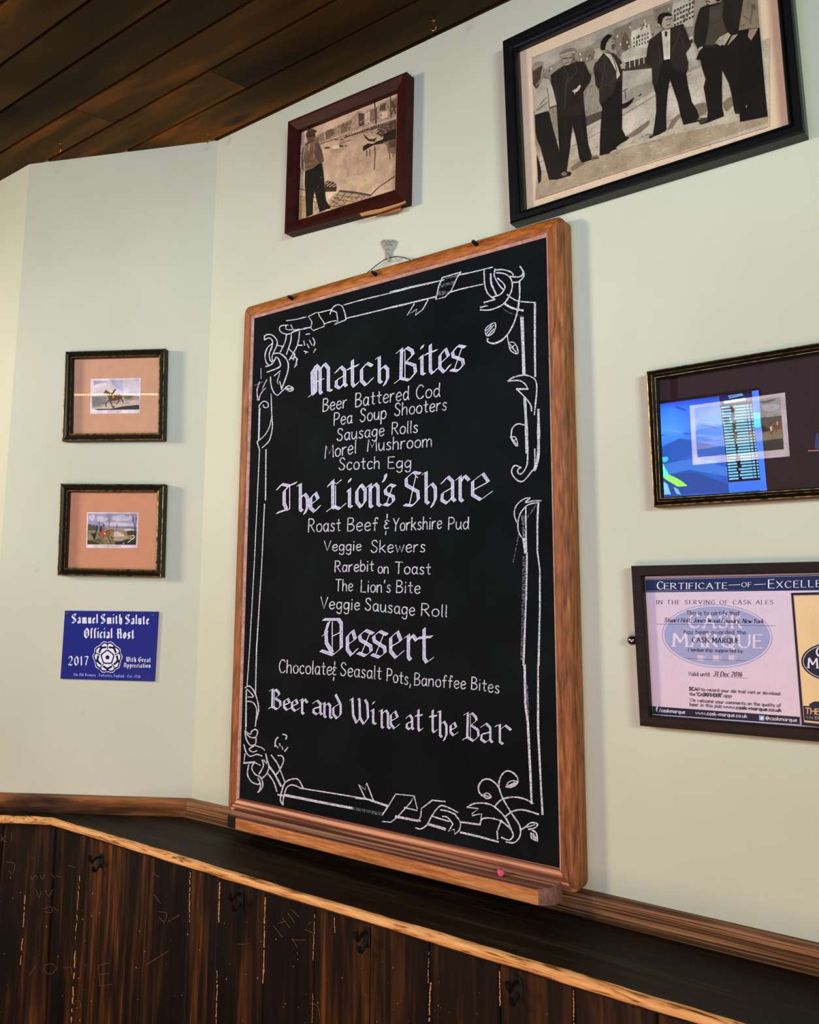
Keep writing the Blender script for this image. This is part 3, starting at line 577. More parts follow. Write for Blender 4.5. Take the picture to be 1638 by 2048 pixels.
F = [list(range(n - 1, -1, -1)), [2*n + i for i in range(n)]]
mb.add(V, F, 0)
for i in range(n):
    j = (i + 1) % n; xm = (pl[i][0] + pl[j][0]) / 2
    m_ = 1
    if xm < tx0 + .034: m_ = 2
    elif xm > tx1 - .02: m_ = 3
    mb.add([V[i], V[j], V[n+j], V[n+i]], [(0, 1, 2, 3)], m_); mb.add([V[n+i], V[n+j], V[2*n+j], V[2*n+i]], [(0, 1, 2, 3)], m_ if m_ > 1 else 0)
mb.build('chalk_ledge', [M['tray'], M['tray_front'], M['black2'], M['tray_end']], cb)
for x, y in ((585, 597), (752, 549), (953, 489)):
    a = bl(x + 3, y + 2, .030); b = a + Vector((0, -.016, .0015)); mb = MB(); mb.tube([a, a.lerp(b, .5), b], [.0042, .0036, .003], 10)
    mb.build('peg', M['iron'], cb, smooth=40)
mb = MB(); mb.tube([bl(*p) for p in [(726, 556, .012), (735, 545, .011), (752, 531, .012), (768, 520, .014), (777, 516, .016), (792, 513, .014), (808, 515, .012), (826, 522, .011), (834, 530, .012)]], .0009, 6)
mb.build('hanging_wire', M['iron'], cb, smooth=60)

OFF = .0281
def chalk_part(name, draw, mats, label=None):
    mb = MB(); draw(mb); o_ = mb.build(name, mats, ws_)
    if label: o_['label'] = label
    return o_
def bigword(boxes, nib, edge, slope):
    def d(mb):
        for ch, xl, xr, yt, yb in boxes: black(mb, bl, ch, xl, xr, yt, yb, nib, OFF, slope, 0, None, edge)
    return d
CK = [M['chalk'], M['chalk_edge']]
chalk_part('lettering', bigword([('M', 617, 665, 727, 790), ('a', 667, 695, 732, 778), ('t', 694, 719, 719, 775), ('c', 718, 747, 725, 772), ('h', 750, 781, 711, 772),
    ('B', 789, 834, 694, 763), ('i', 837, 852, 690, 753), ('t', 849, 876, 688, 749), ('e', 875, 902, 696, 746), ('s', 900, 932, 690, 743)], 6.6, 1.0, -.17), CK)
chalk_part('lettering', bigword([('T', 553, 594, 966, 1025), ('h', 593, 620, 966, 1029), ('e', 617, 641, 984, 1025), ('L', 653, 692, 958, 1021), ('i', 693, 706, 957, 1018), ('o', 709, 735, 968, 1016), ('n', 732, 763, 966, 1015),
    ("'", 764, 775, 948, 964), ('s', 766, 792, 968, 1012), ('S', 807, 842, 943, 1015), ('h', 843, 877, 942, 1015), ('a', 878, 912, 952, 1008), ('r', 910, 940, 950, 1004), ('e', 938, 985, 946, 1001)], 6.6, 1.0, -.10), CK)
chalk_part('lettering', bigword([('D', 640, 689, 1233, 1311), ('e', 690, 716, 1259, 1312), ('s', 714, 748, 1259, 1313), ('s', 742, 776, 1261, 1316), ('e', 776, 808, 1261, 1317), ('r', 807, 835, 1268, 1321), ('t', 834, 867, 1256, 1326)], 6.8, 1.0, .10), CK)
chalk_part('lettering', bigword([('B', 537, 563, 1378, 1419), ('e', 565, 583, 1396, 1421), ('e', 581, 599, 1398, 1423), ('r', 598, 616, 1397, 1429), ('a', 623, 645, 1400, 1430), ('n', 643, 665, 1405, 1436), ('d', 663, 685, 1389, 1438),
    ('W', 699, 739, 1397, 1448), ('i', 740, 754, 1403, 1450), ('n', 757, 781, 1419, 1457), ('e', 778, 799, 1421, 1458), ('a', 810, 828, 1429, 1460), ('t', 830, 846, 1419, 1463), ('t', 858, 875, 1420, 1466), ('h', 874, 897, 1422, 1481), ('e', 898, 916, 1444, 1472),
    ('B', 925, 959, 1425, 1482), ('a', 958, 986, 1446, 1486), ('r', 988, 1023, 1449, 1489)], 4.2, .9, .15), CK)
lines = [
 [('Beer', 646, 823, 693, 815, 25), ('Battered', 711, 814, 817, 799, 27), ('Cod', 832, 798, 879, 793, 27)],
 [('Pea', 668, 851, 704, 846, 25), ('Soup', 720, 844, 772, 837, 26), ('Shooters', 789, 832, 893, 820, 25)],
 [('Sausage', 674, 882, 768, 871, 24), ('Rolls', 784, 869, 835, 865, 24)],
 [('Morel', 650, 917, 712, 906, 26)], [('Mushroom', 735, 903, 863, 893, 25)],
 [('Scotch', 678, 940, 759, 937, 24), ('Egg', 776, 937, 822, 935, 23)],
 [('Roast', 617, 1064, 681, 1062, 26), ('Beef', 695, 1062, 755, 1061, 26), ('&', 768, 1059, 778, 1058, 30), ('Yorkshire', 786, 1062, 883, 1057, 25), ('Pud', 897, 1059, 937, 1058, 24)],
 [('Veggie', 648, 1102, 722, 1101, 20), ('Skewers', 742, 1105, 850, 1104, 24)],
 [('Rarebit', 670, 1144, 747, 1142, 22), ('on', 756, 1146, 777, 1147, 21), ('Toast', 790, 1147, 861, 1149, 23)],
 [('The', 671, 1182, 705, 1182, 23), ("Lion's", 722, 1184, 781, 1185, 24), ('Bite', 793, 1185, 840, 1187, 24)],
 [('Veggie', 641, 1217, 719, 1220, 23), ('Sausage', 730, 1220, 829, 1231, 24), ('Roll', 843, 1231, 894, 1234, 24)],
 [('Chocolate', 558, 1345, 663, 1350, 26), ('&', 665, 1351, 672, 1351, 28), ('Seasalt', 681, 1351, 762, 1359, 26), ('Pots,', 774, 1362, 822, 1371, 25), ('Banoffee', 829, 1370, 931, 1378, 24), ('Bites', 943, 1378, 998, 1387, 24)],
]
for ln in lines:
    def d(mb, ln=ln):
        for t_, x0, y0, x1, y1, c_ in ln: hand(mb, bl, t_, x0, y0, x1, y1, c_, 2.2, OFF)
    chalk_part('lettering', d, [M['chalk_thin']])
o1, o2, o5, o6, o7 = (480, 500, .2442), (780, 450, .2442), (440, 1300, .2442), (780, 1330, .25641), (960, 700, .24417)
def orn(T, rows):
    def d(mb):
        for row in rows:
            wd, sm, s = row
            for st in s.split('|'):
                q = P(T, st); q = smooth(q, 4) if sm else q
                m_ = 0
                if wd < 0: m_ = 1
                if abs(wd) > 4.4 or len(q) > 3:
                    pass
                ribbon(mb, bl, q, abs(wd) * .86, OFF - (.00022 if m_ else 0), m_, None, .22)
    return d
OM = [M['chalk_thin'], M['chalk_faint']]
chalk_part('scroll_border', orn(o1, [(2.6, 1, '380 578 450 570 540 548|440 655 500 650 580 632|850 450 1000 408 1200 360 1400 310 1638 252|690 605 740 588 790 578|650 512 700 500 740 490'), (3.2, 1, '868 560 1100 505 1300 455 1600 385|430 672 500 650 580 632'),
  (2.6, 0, '625 512 560 545 590 590 580 640 600 660 690 625 685 590 650 540 640 512 625 512'), (2.6, 1, '738 525 755 480 790 450 830 455 850 490 862 530 868 570'), (2.6, 0, '868 570 770 612 802 582 790 510 740 490'),
  (2.4, 1, '395 615 340 620 322 645 340 675 390 690 440 670 480 645|375 620 380 650 430 650 415 612'), (2.6, 1, '380 690 370 750 330 835|420 680 415 750 380 855|488 670 470 780 405 900|300 780 350 790|470 780 510 780'),
  (2.8, 1, '200 730 205 700 250 692 290 720 305 770 270 850 262 890 270 910|200 735 240 720 265 745 262 790 240 850 245 900 260 915|260 770 225 800 205 860 215 920 240 945'),
  (3.0, 1, '275 850 320 845 370 880 395 930 390 1000 370 1060 340 1140|290 880 310 885 330 930 320 960 250 990 220 1000|210 955 260 935 290 890|330 990 280 1030'), (2.4, 0, '340 1140 325 1070 310 1100 305 1075 325 1010'),
  (2.6, 1, '250 1040 255 1110 280 1170 310 1188 350 1150 380 1130|370 1130 400 1112 435 1130 430 1150 400 1155 370 1130|385 1132 425 1140|390 1145 430 1128'), (2.4, 1, '400 810 440 850 465 900'), (2.6, 0, '410 890 460 880 465 940 445 960|450 955 470 890|435 900 450 850'),
  (2.6, 0, '522 745 530 780|540 692 570 686|550 770 565 800|568 738 590 780|525 828 556 838 535 846|620 810 603 838'), (2.6, 1, '595 720 612 750 605 785'),
  (1.6, 0, '172 970 172 1055|220 1060 190 1120 180 1145 215 1125 182 1160'), (-2.6, 0, '120 1108 190 1078'), (2.4, 1, '182 1160 160 1200 155 1230|160 1080 140 1150 145 1230|165 1300 155 1280 190 1240 225 1250 230 1285 200 1290 190 1270|255 1180 260 1350 265 1450 240 1560 180 1620|262 1360 240 1450 200 1520 140 1570|140 1570 160 1638'), (3.6, 0, '160 1305 153 1560')]), OM)
chalk_part('scroll_border', orn((0, 0, 1), [(2.6, 0, '519 900 509 1120 499 1300 494 1373|532 899 531 1000|529 1008 524 1119 513 1300 511 1388')]), OM)
chalk_part('scroll_border', orn(o2, [(3.0, 1, '0 550 200 500 440 450|560 410 700 380 840 345|490 550 600 520 760 485'), (3.4, 1, '0 680 200 630 380 585'), (-9, 0, '430 440 565 405|415 500 530 470|400 560 480 555'), (3.0, 0, '430 430 400 500 375 610 450 590 500 540 550 430 580 385|430 430 580 385'), (2.8, 0, '200 645 140 740 222 688 205 740 270 690 310 615'),
  (3.2, 1, '770 365 775 480 800 560 860 610|860 360 855 420 900 500 930 530|880 435 930 480 940 520 900 570 840 590|860 370 920 365 990 385 1010 410|870 390 940 400 990 440 1000 520 960 610 910 660 820 695 740 695|1065 340 1090 390 1060 425 980 420|1065 340 1097 390 1090 430 1050 465 1000 470'), (4.2, 1, '825 400 830 480 870 570'), (3.0, 0, '740 675 800 660 765 635 860 610 840 590'),
  (3.8, 1, '1060 460 1060 600 1030 760 980 870 920 940 850 970 800 955 800 930'), (2.6, 1, '780 880 790 840 860 800 855 870 800 910 780 880|790 890 850 820|785 870 830 825|800 905 852 850|960 900 970 970|970 965 1010 960 1040 1000 1045 1055 990 1030 970 965|980 975 1035 1045|985 1010 1020 985'), (3.0, 1, '960 570 1000 600 1060 625 1190 635'), (4.6, 1, '940 645 1000 680 1090 700'), (-2.6, 1, '910 670 980 720 1090 745'), (7.0, 0, '1080 760 1090 1000 1097 1225'), (4.2, 0, '1187 640 1186 1000 1190 1240')]), OM)
chalk_part('scroll_border', orn(o7, [(3.2, 1, '230 255 270 225 360 205 420 220 455 250 465 330 445 530|230 255 320 250 370 280 392 320|300 320 370 390 415 450 422 500|365 615 310 605 265 640 255 710|390 845 385 940 350 1005 320 1015 308 985 335 960|335 965 290 945 262 975 265 1020 310 1070 360 1070 430 985'), (4.0, 0, '392 320 300 320'), (6.4, 1, '366 390 378 600 385 840|478 490 480 700 475 880 445 985'), (3, 0, '448 810 450 940'), (2.8, 1, '250 715 290 715 310 780 285 775 250 715|262 725 300 775|270 750 295 730'),
  (2.8, 1, '300 1410 280 1340 300 1270 360 1220 410 1210|410 1215 370 1250 440 1235 500 1235|470 1250 390 1270 330 1340 310 1430 320 1500 350 1545'), (3.2, 0, '375 1290 377 1540 382 1640'), (6.0, 0, '358 1545 374 1660'), (-8, 0, '352 1360 362 1540'), (4.0, 0, '478 1250 470 1400 470 1650 490 1800 490 2048'), (-9, 0, '362 1700 360 2048'), (3.4, 0, '385 1660 378 2048'), (-3, 0, '480 1240 390 1370|320 1500 270 1740')]), OM)
chalk_part('scroll_border', orn((0, 0, 1), [(4.2, 0, '1052 1200 1047 1330'), (-6, 0, '1048 1150 1044 1320'), (4.4, 0, '1080 1200 1077 1330')]), OM)
chalk_part('scroll_border', orn(o5, [(2.8, 1, '205 310 240 295 280 340 310 430 315 500 295 580|220 320 260 360 270 385 230 385|225 420 270 430 300 490 290 625'), (3.2, 0, '215 330 212 630'),
  (2.8, 1, '210 640 215 670 250 690 260 665 290 650 308 670 290 715 250 715 220 690|205 660 215 730 250 780 290 770 295 720|290 780 240 810 265 835 300 825|295 785 340 800 365 820|195 775 215 840 250 870 300 855 345 868'), (2.8, 0, '205 850 195 925 280 918'), (4.4, 0, '195 925 285 920'), (2.8, 1, '280 918 330 945'), (3.0, 1, '235 940 225 1020 260 1080 310 1100 330 1090|275 930 260 970 290 1020 330 1040 350 1090 345 1130 310 1165|310 1050 332 1100 320 1160|375 850 385 900 400 950 385 1010 345 1050|345 900 355 950 320 1015'), (2.6, 0, '360 900 380 935 385 890'),
  (3.0, 1, '420 860 470 930 500 1000 530 1080|475 865 510 870 520 910 490 980 460 1020|395 1015 440 1080 465 1160'), (4.4, 1, '400 950 450 1020 500 1115'), (3.2, 1, '450 790 455 740 475 715|515 690 545 700 540 730'), (2.6, 0, '488 765 492 785|505 790 517 815|555 798 530 830|452 775 475 800'),
  (3.0, 1, '515 1270 495 1230 505 1160 530 1090 580 1060 640 1060 680 1130|515 1270 520 1210 545 1130 590 1105 650 1125'), (4.0, 0, '475 1185 530 1195'), (3.0, 0, '650 1130 900 1170 1115 1205|1190 1215 1135 1100 1190 1145 1200 1085 1255 1230'), (5.0, 0, '1115 1210 1200 1220 1365 1275'), (6.2, 0, '530 1188 800 1242 1080 1295'), (-7, 0, '1080 1295 1330 1345'), (3.0, 0, '1330 1350 1370 1290 1440 1180 1590 1195 1560 1250 1450 1370 1400 1410 1330 1405|1590 1195 1615 1300|1510 1290 1615 1315'), (5.6, 0, '1440 1365 1638 1400')]), OM)
chalk_part('scroll_border', orn(o6, [(3.0, 0, '430 1065 330 1055 245 1120 240 1180 220 1220'), (3.0, 1, '200 1270 240 1278 290 1245 330 1170 390 1100 450 1110 530 1150|395 1130 450 1140 510 1165|410 1180 450 1190 490 1240'), (5.6, 0, '45 1182 215 1215'), (6.0, 0, '295 1240 430 1280'), (3.0, 0, '330 1180 460 1220|490 1240 455 1300 500 1280 505 1320 540 1290'), (3.0, 1, '540 1290 550 1230 510 1170'), (3.6, 0, '555 1225 700 1245'), (4.4, 0, '550 1305 700 1340 845 1380'),
  (3.4, 1, '700 1245 720 1200 790 1195 870 1220 940 1280 960 1330 930 1365 870 1345|600 1110 660 1080 750 1080 820 1110 900 1190 945 1280'), (3.0, 0, '600 1110 690 1120 640 1160 640 1175 715 1160 705 1245'), (3.6, 1, '815 1105 870 1050 960 1030 1050 1045 1115 1080|895 1185 960 1140 1040 1130 1160 1165'), (3.0, 0, '840 1360 835 1300 870 1210'),
  (3.4, 1, '740 1030 700 1000 690 950 720 900 770 890 820 920 850 960|905 950 985 930 995 880 950 835 900 830 860 880 850 950 880 1040 950 1160 1010 1250 1015 1330 970 1385 905 1380|1015 1290 1060 1260 1100 1230 1150 1240 1130 1270 1080 1280|1090 1280 1140 1310 1150 1375|1100 1310 1105 1350 1145 1372'), (2.8, 1, '725 1010 760 1000 790 1030 750 1040 725 1010|735 1015 780 1030|905 950 930 910 985 905 985 935 940 955 905 950|915 945 975 915|930 945 985 922|1070 1265 1130 1245|1105 1320 1135 1360|1115 1315 1140 1350'), (5.0, 0, '1055 300 1075 450 1095 850 1105 1080|1050 0 1055 300'), (4.6, 0, '1155 0 1155 500 1180 1000 1190 1165'), (-7, 0, '1062 160 1075 420')]), OM)

# pink stub on the chalk ledge
q = R.px(1001, 1757, .055); pk = MB()
pk.tube([(-.0045, 0, 0), (-.004, 0, 0), (.004, 0, 0), (.0045, 0, 0)], [.003, .0044, .0044, .0034], 12)
st = pk.build('chalk_stub', M['pink'], smooth=50); st.location = (q.x, -.055, BZ0 + trayz(-.055) + .0044); st.rotation_euler = (0, 0, math.radians(-50))
tag(st, 'stub of pink chalk lying on the oak ledge of the chalkboard', 'chalk')

# clear hook the board hangs from
q = R.px(776, 500, 0)
hk = thing('wall_hook', q, 'small clear plastic hook stuck on the wall above the chalkboard', 'hook'); hl = Loc(R, hk)
clear = bpy.data.materials.new('clear_plastic'); clear.use_nodes = True; cbs = clear.node_tree.nodes['Principled BSDF']
cbs.inputs['Base Color'].default_value = K(206, 206, 196); cbs.inputs['Roughness'].default_value = .22; cbs.inputs['Transmission Weight'].default_value = .55; cbs.inputs['IOR'].default_value = 1.45
mb = MB(); mb.prism([hl(x, y, .0045) for x, y in [(760, 483), (766, 479), (785, 479), (792, 483), (789, 492), (782, 503), (780, 518), (776, 523), (771, 521), (770, 503), (764, 492)]], (0, .0043, 0))
mb.build('hook_plate', clear, hk, bevel=.0008)
mb = MB(); mb.tube([hl(774, 506, .004), hl(774, 513, .010), hl(775, 519, .014), hl(776, 517, .019), hl(776, 511, .020)], .0016, 8); mb.build('hook_prong', clear, hk, smooth=60)
mb = MB()
for s in ('764 485 768 481 772 486 776 481 780 486 785 481 788 486', '768 492 776 488 784 491', '772 500 778 498'):
    v = [float(z) for z in s.split()]; ribbon(mb, hl, list(zip(v[0::2], v[1::2])), 1.3, .0048)
mb.build('moulded_mark', plain('grey_mark', K(90, 90, 86), .4), hk)

# black coat hooks under the shelf, brass hooks in the ceiling
HK_L = ['black iron coat hook on the panelling, nearest the shelf corner', 'black iron coat hook on the panelling, second from the shelf corner', 'black iron coat hook on the panelling below the middle of the chalk ledge', 'black iron coat hook on the panelling below the pink chalk stub']
protoh = None
for i, (x, y) in enumerate([(203, 1722), (482, 1797), (734, 1876), (1036, 1976)]):
    q = WP.px(x, y, 0)
    if protoh is None:
        h = thing('coat_hook', q, HK_L[i], 'hook', 0, 'black coat hooks under the shelf'); h.scale = (.68, .68, .68)
        mb = MB(); mb.prism([(-.009, -.003, -.018), (.009, -.003, -.018), (.011, -.003, 0), (.007, -.003, .02), (-.007, -.003, .02), (-.011, -.003, 0)], (0, .0032, 0)); mb.build('back_plate', M['iron'], h, bevel=.001)
        mb = MB(); mb.tube([(0, -.003, .012), (0, -.018, .012), (0, -.03, .004), (0, -.036, .012), (0, -.037, .022)], [.004, .004, .004, .0045, .006], 10); mb.build('upper_prong', M['iron'], h, smooth=60)
        mb = MB(); mb.tube([(0, -.003, -.008), (0, -.010, -.014), (0, -.018, -.022), (0, -.024, -.018), (0, -.025, -.010)], [.004, .004, .004, .004, .005], 10); mb.build('lower_prong', M['iron'], h, smooth=60)
        protoh = h
    else:
        h = protoh.copy(); COL.objects.link(h); h.location = q; h['label'] = HK_L[i]
        for ch in list(protoh.children):
            c = ch.copy(); COL.objects.link(c); c.parent = h
CH_L = ['little wire hook in the ceiling, the lone one farthest from the harbour photographs', 'little wire hook in the ceiling at the corner where the two walls meet', 'little wire hook in the ceiling above the two harbour photographs']
protoc = None
for i, (x, d) in enumerate([(-1.628, .236), (-1.372, .036), (-.756, .045)]):
    if protoc is None:
        protoc = thing('ceiling_hook', (x, -d, cz(d)), CH_L[i], 'hook', 0, 'little hooks in the ceiling')
        mb = MB(); mb.tube([(0, 0, .004), (0, 0, -.008), (.004, 0, -.011), (.006, 0, -.016), (.003, 0, -.021), (-.002, 0, -.020), (-.004, 0, -.016)], .0011, 8); mb.build('hook_wire', M['brass'], protoc, smooth=60)
        mb = MB(); mb.tube([(0, 0, .001), (0, 0, -.0015)], .0028, 12); mb.build('hook_collar', M['brass'], protoc, smooth=40)
    else:
        c = protoc.copy(); COL.objects.link(c); c.location = (x, -d, cz(d)); c['label'] = CH_L[i]
        for ch in list(protoc.children):
            k = ch.copy(); COL.objects.link(k); k.parent = c
# ------------------------------------------------------------------ framed pictures
def lerp2(a, b, t): return (a[0] + (b[0]-a[0])*t, a[1] + (b[1]-a[1])*t)
class Framed:
    def __init__(s, name, label, plane, outer, off, inner, ioff, cat='picture', group=None):
        c = (sum(p[0] for p in outer)/4, sum(p[1] for p in outer)/4)
        s.pl = plane; s.t = thing(name, plane.px(c[0], c[1], 0), label, cat, plane.ang, group); s.l = Loc(plane, s.t)
        s.O = [s.l(x, y, off) for x, y in outer]; s.I = [s.l(x, y, ioff) for x, y in inner]; s.ip = inner
    def ring(s, f, off):
        return [Vector((a.x + (b.x-a.x)*f, -off, a.z + (b.z-a.z)*f)) for a, b in zip(s.O, s.I)]
    def frame(s, rings, mats, smooth=None, bevel=None):     # rings: (fraction from outer to sight edge, distance from wall, material of the strip that follows)
        mb = MB(); R_ = [s.ring(f, o) for f, o, m in rings]
        for k in range(len(rings) - 1):
            for i in range(4):
                j = (i + 1) % 4; mb.poly([R_[k][i], R_[k][j], R_[k+1][j], R_[k+1][i]], rings[k][2])
        s.f = mb.build('frame', mats, s.t, smooth=smooth); return s.f
    def sheet(s, name, off, f, mat, parent=None):
        mb = MB(); mb.poly([Vector((p.x, -off, p.z)) for p in reversed(s.ring(f, off))]); return mb.build(name, mat, parent or s.t)
def grow(q, k):
    c = (sum(p[0] for p in q)/4, sum(p[1] for p in q)/4); return [lerp2(c, p, k) for p in q]
class Art:
    def __init__(s, loc, off, T=(0, 0, 1), step=4e-6): s.l = loc; s.o = off; s.T = T; s.mb = MB(); s.step = step
    def q(s, p):
        if isinstance(p, str):
            v = [float(z) for z in p.split()]; p = list(zip(v[0::2], v[1::2]))
        return [(s.T[0] + a*s.T[2], s.T[1] + b*s.T[2]) for a, b in p]
    def up(s): s.o += s.step
    def poly(s, p, c):
        s.up(); c = [K(*k) for k in c] if isinstance(c[0], tuple) else K(*c)
        s.mb.poly([s.l(x, y, s.o) for x, y in s.q(p)], 0, c)
    def soft(s, p, c): s.poly_pts(smooth(s.q(p) + s.q(p)[:1], 4)[:-1], c)
    def poly_pts(s, pts, c):
        s.up(); s.mb.poly([s.l(x, y, s.o) for x, y in pts], 0, K(*c))
    def line(s, p, w, c, sm=False, jit=0.1):
        s.up()
        for st in (p.split('|') if isinstance(p, str) else [p]):
            q = s.q(st); q = smooth(q, 4) if sm else q
            ribbon(s.mb, s.l, q, w, s.o, 0, K(*c), jit)
    def build(s, name, parent, mat=None): return s.mb.build(name, mat or M['art'], parent)

# --- the man on the quay (maroon frame, between ceiling and chalkboard)
F1 = Framed('framed_photograph', 'sepia photograph of one man by a harbour in a damaged maroon frame', R,
    [(574.8, 242.4), (812, 142.4), (806.7, 401), (567.7, 466.4)], .026, [(595.7, 260), (795, 178.7), (790, 379.6), (590, 442.5)], .019)
F1.frame([(0, 0, 0), (0, .024, 0), (.08, .026, 0), (.25, .0255, 0), (1, .019, 0), (1, .006, 0)], [M['maroon']])
MICRO = 3e-6
a = Art(F1.l, .008, (585, 170, .13673)); r_ = random.Random(2)
a.poly('40 640 1560 40 1540 1560 10 2030', [(212, 178, 150), (196, 166, 138), (205, 172, 138), (214, 180, 146)])
a.poly('60 850 1530 500 1500 1530 40 1600', [(205, 172, 142), (176, 146, 118), (196, 164, 132), (210, 178, 144)])
a.poly('700 880 1400 760 1300 1250 800 1350', (190, 158, 128))
a.poly('330 760 390 710 480 680 500 660 600 630 650 590 740 560 800 520 850 500 880 450 930 420 930 390 1000 385 1050 420 1100 370 1190 340 1240 320 1300 260 1400 215 1530 150 1530 450 1300 540 1000 625 800 690 600 760 400 872 380 800', (168, 138, 112))
a.poly('965 410 1050 420 1045 590 968 610', (84, 64, 50)); a.poly('480 690 540 650 610 640 610 715 495 805', (112, 90, 70)); a.poly('385 740 440 705 470 800 410 840', (142, 116, 92))
a.poly('1280 300 1370 255 1360 360 1285 380', (96, 76, 60)); a.poly('1130 370 1240 330 1235 500 1140 545', (132, 106, 84)); a.poly('1060 420 1130 380 1130 555 1060 585', (206, 178, 152)); a.poly('700 590 850 520 850 650 705 720', (128, 102, 80)); a.poly('1300 400 1400 370 1400 470 1300 500', (208, 180, 156)); a.poly('870 470 960 440 960 610 880 640', (178, 148, 120))
a.poly('1440 230 1530 190 1525 330 1450 340', (120, 96, 76))
for i in range(70):
    x = r_.uniform(520, 1510); y = 1000 - x*.385 - 45 + r_.uniform(-70, 70)
    a.poly([(x, y), (x+9, y-3), (x+9, y+14), (x, y+17)], r_.choice([(74, 56, 44), (96, 74, 58), (216, 188, 160), (110, 86, 66)]))
for i in range(16):
    x = 560 + i*60; y = 960 - x*.4 - 60
    a.line([(x, y), (x, y - r_.uniform(20, 60))], r_.uniform(.6, 1.4), (90, 70, 54))
a.poly('620 770 860 690 1200 590 1520 490 1520 525 1200 625 860 725 640 790', (204, 172, 146)); a.poly('800 745 1000 665 1200 595 1510 500 1512 535 1210 640 1000 705 860 748', (58, 42, 34))
for i in range(26):
    x = 830 + i*26; y = 745 - (x-800)*.345
    a.line([(x, y - 12), (x + 2, y + 26)], 1.0, (196, 164, 138))
a.poly('1240 640 1400 560 1515 520 1512 700 1300 760 1240 720', (92, 70, 56))
for i in range(60):
    x = r_.uniform(1060, 1500); y = 690 - (x-1060)*.2 + r_.uniform(-60, 70); a.line([(x, y), (x + r_.uniform(-30, 30), y + r_.uniform(-20, 20))], r_.uniform(.6, 1.6), r_.choice([(52, 38, 30), (190, 160, 132), (70, 52, 40), (160, 132, 106)]))
a.poly('1030 900 1100 855 1180 860 1220 830 1330 790 1330 720 1400 690 1510 640 1508 800 1350 850 1180 880 1060 950 1032 965', (40, 29, 23)); a.poly('1030 710 1060 770 1110 820 1200 830 1230 770 1180 790 1120 790 1070 750', (58, 43, 34)); a.poly('1320 840 1505 790 1500 1000 1400 1000 1380 890', (126, 101, 78)); a.poly('1400 830 1505 800 1502 900 1420 920', (78, 60, 46))
a.line('1200 215 1210 420 1215 560', 2.0, (70, 54, 42)); a.line('1215 340 1218 560', 3.2, (92, 72, 56)); a.line('1195 225 1205 232|1192 265 1205 270', 2.0, (60, 44, 34)); a.line('1200 900 1208 1000 1200 1100 1196 1235', 1.6, (96, 74, 56)); a.line('1430 140 1440 480|1500 300 1450 420|1460 240 1500 420', 1.4, (70, 54, 42)); a.line('1085 960 1085 1040|1130 940 1130 1050|1420 1000 1425 1090|1470 980 1470 1050', 1.4, (110, 86, 66))
a.line('400 868 600 795 860 700', 1.6, (126, 100, 80)); a.line('690 855 850 800', 1.6, (140, 112, 90))
a.poly('465 912 540 905 545 925 480 935', (70, 54, 42)); a.poly('560 905 640 880 740 885 735 920 610 940', (226, 200, 172)); a.poly('680 870 740 885 738 910 690 915', (84, 64, 50)); a.line('770 890 785 892|630 800 660 800|700 795 735 800|780 740 800 760|760 770 830 740', 2.4, (90, 70, 54)); a.poly('545 940 740 925 690 985 560 990', (184, 152, 124))
a.poly('40 1500 185 1535 190 1640 40 1610', (216, 182, 144)); a.poly('35 1600 188 1630 205 1930 25 2000', (184, 148, 106)); a.line('50 1508 185 1540', 1.6, (96, 72, 52))
for i in range(40): x = r_.uniform(45, 185); y = r_.uniform(1650, 1960); a.line([(x, y), (x+8, y+4)], 1.0, r_.choice([(150, 116, 80), (206, 170, 128), (110, 84, 58)]))
a.poly('470 1570 660 1560 690 1550 560 1690 500 1700', (220, 190, 158)); a.poly('500 1690 690 1548 900 1570 1140 1622 1100 1650 820 1740 560 1830 515 1790', (190, 158, 126))
a.poly('300 1600 420 1570 440 1860 300 1900', (204, 172, 138))
a.line('690 1550 900 1572 1140 1614', 4.0, (88, 66, 50)); a.line('1140 1614 1250 1500 1490 1335', 1.5, (84, 62, 48))
for s_ in ('600 1640 760 1700 900 1700', '560 1680 700 1760', '690 1560 600 1700 540 1760', '780 1570 690 1690 600 1770', '880 1580 800 1660 760 1750', '980 1600 930 1680', '1060 1610 1000 1680', '640 1600 800 1640 1000 1640', '520 1770 640 1780 760 1750', '300 1700 350 1720 330 1800', '310 1640 350 1650', '330 1830 370 1790'): a.line(s_, 1.5, (98, 74, 56))
for i in range(45): x = r_.uniform(560, 1050); y = 1590 + (1080-x)*.25*r_.random() + r_.uniform(0, 60); a.line([(x, y), (x+r_.uniform(10, 40), y+r_.uniform(-6, 8))], r_.uniform(.8, 2), r_.choice([(110, 84, 64), (214, 184, 152), (150, 120, 94)]))
a.poly('470 1440 510 1400 600 1425 636 1455 636 1555 480 1560', (66, 50, 40)); a.line('480 1450 530 1420|500 1480 570 1430|540 1490 610 1445|590 1490 630 1470', 1.8, (190, 160, 132)); a.line('480 1510 636 1500', 2.4, (40, 30, 24))
a.poly('70 900 130 870 130 1210 70 1215', (216, 200, 190)); a.line('90 960 120 1000 90 1050 110 1120 70 1150 110 1200', 2, (70, 58, 50)); a.line('75 1000 100 1100', 1.5, (70, 58, 50))
a.poly('325 770 380 760 380 830 330 810', (120, 94, 74))
a.poly('195 730 215 665 255 640 295 640 352 672 345 690 320 695 332 720 330 765 270 795 212 790', (66, 51, 41)); a.poly('210 770 325 755 318 800 225 825', (96, 74, 58)); a.line('215 690 260 660 300 660', 2, (92, 72, 56))
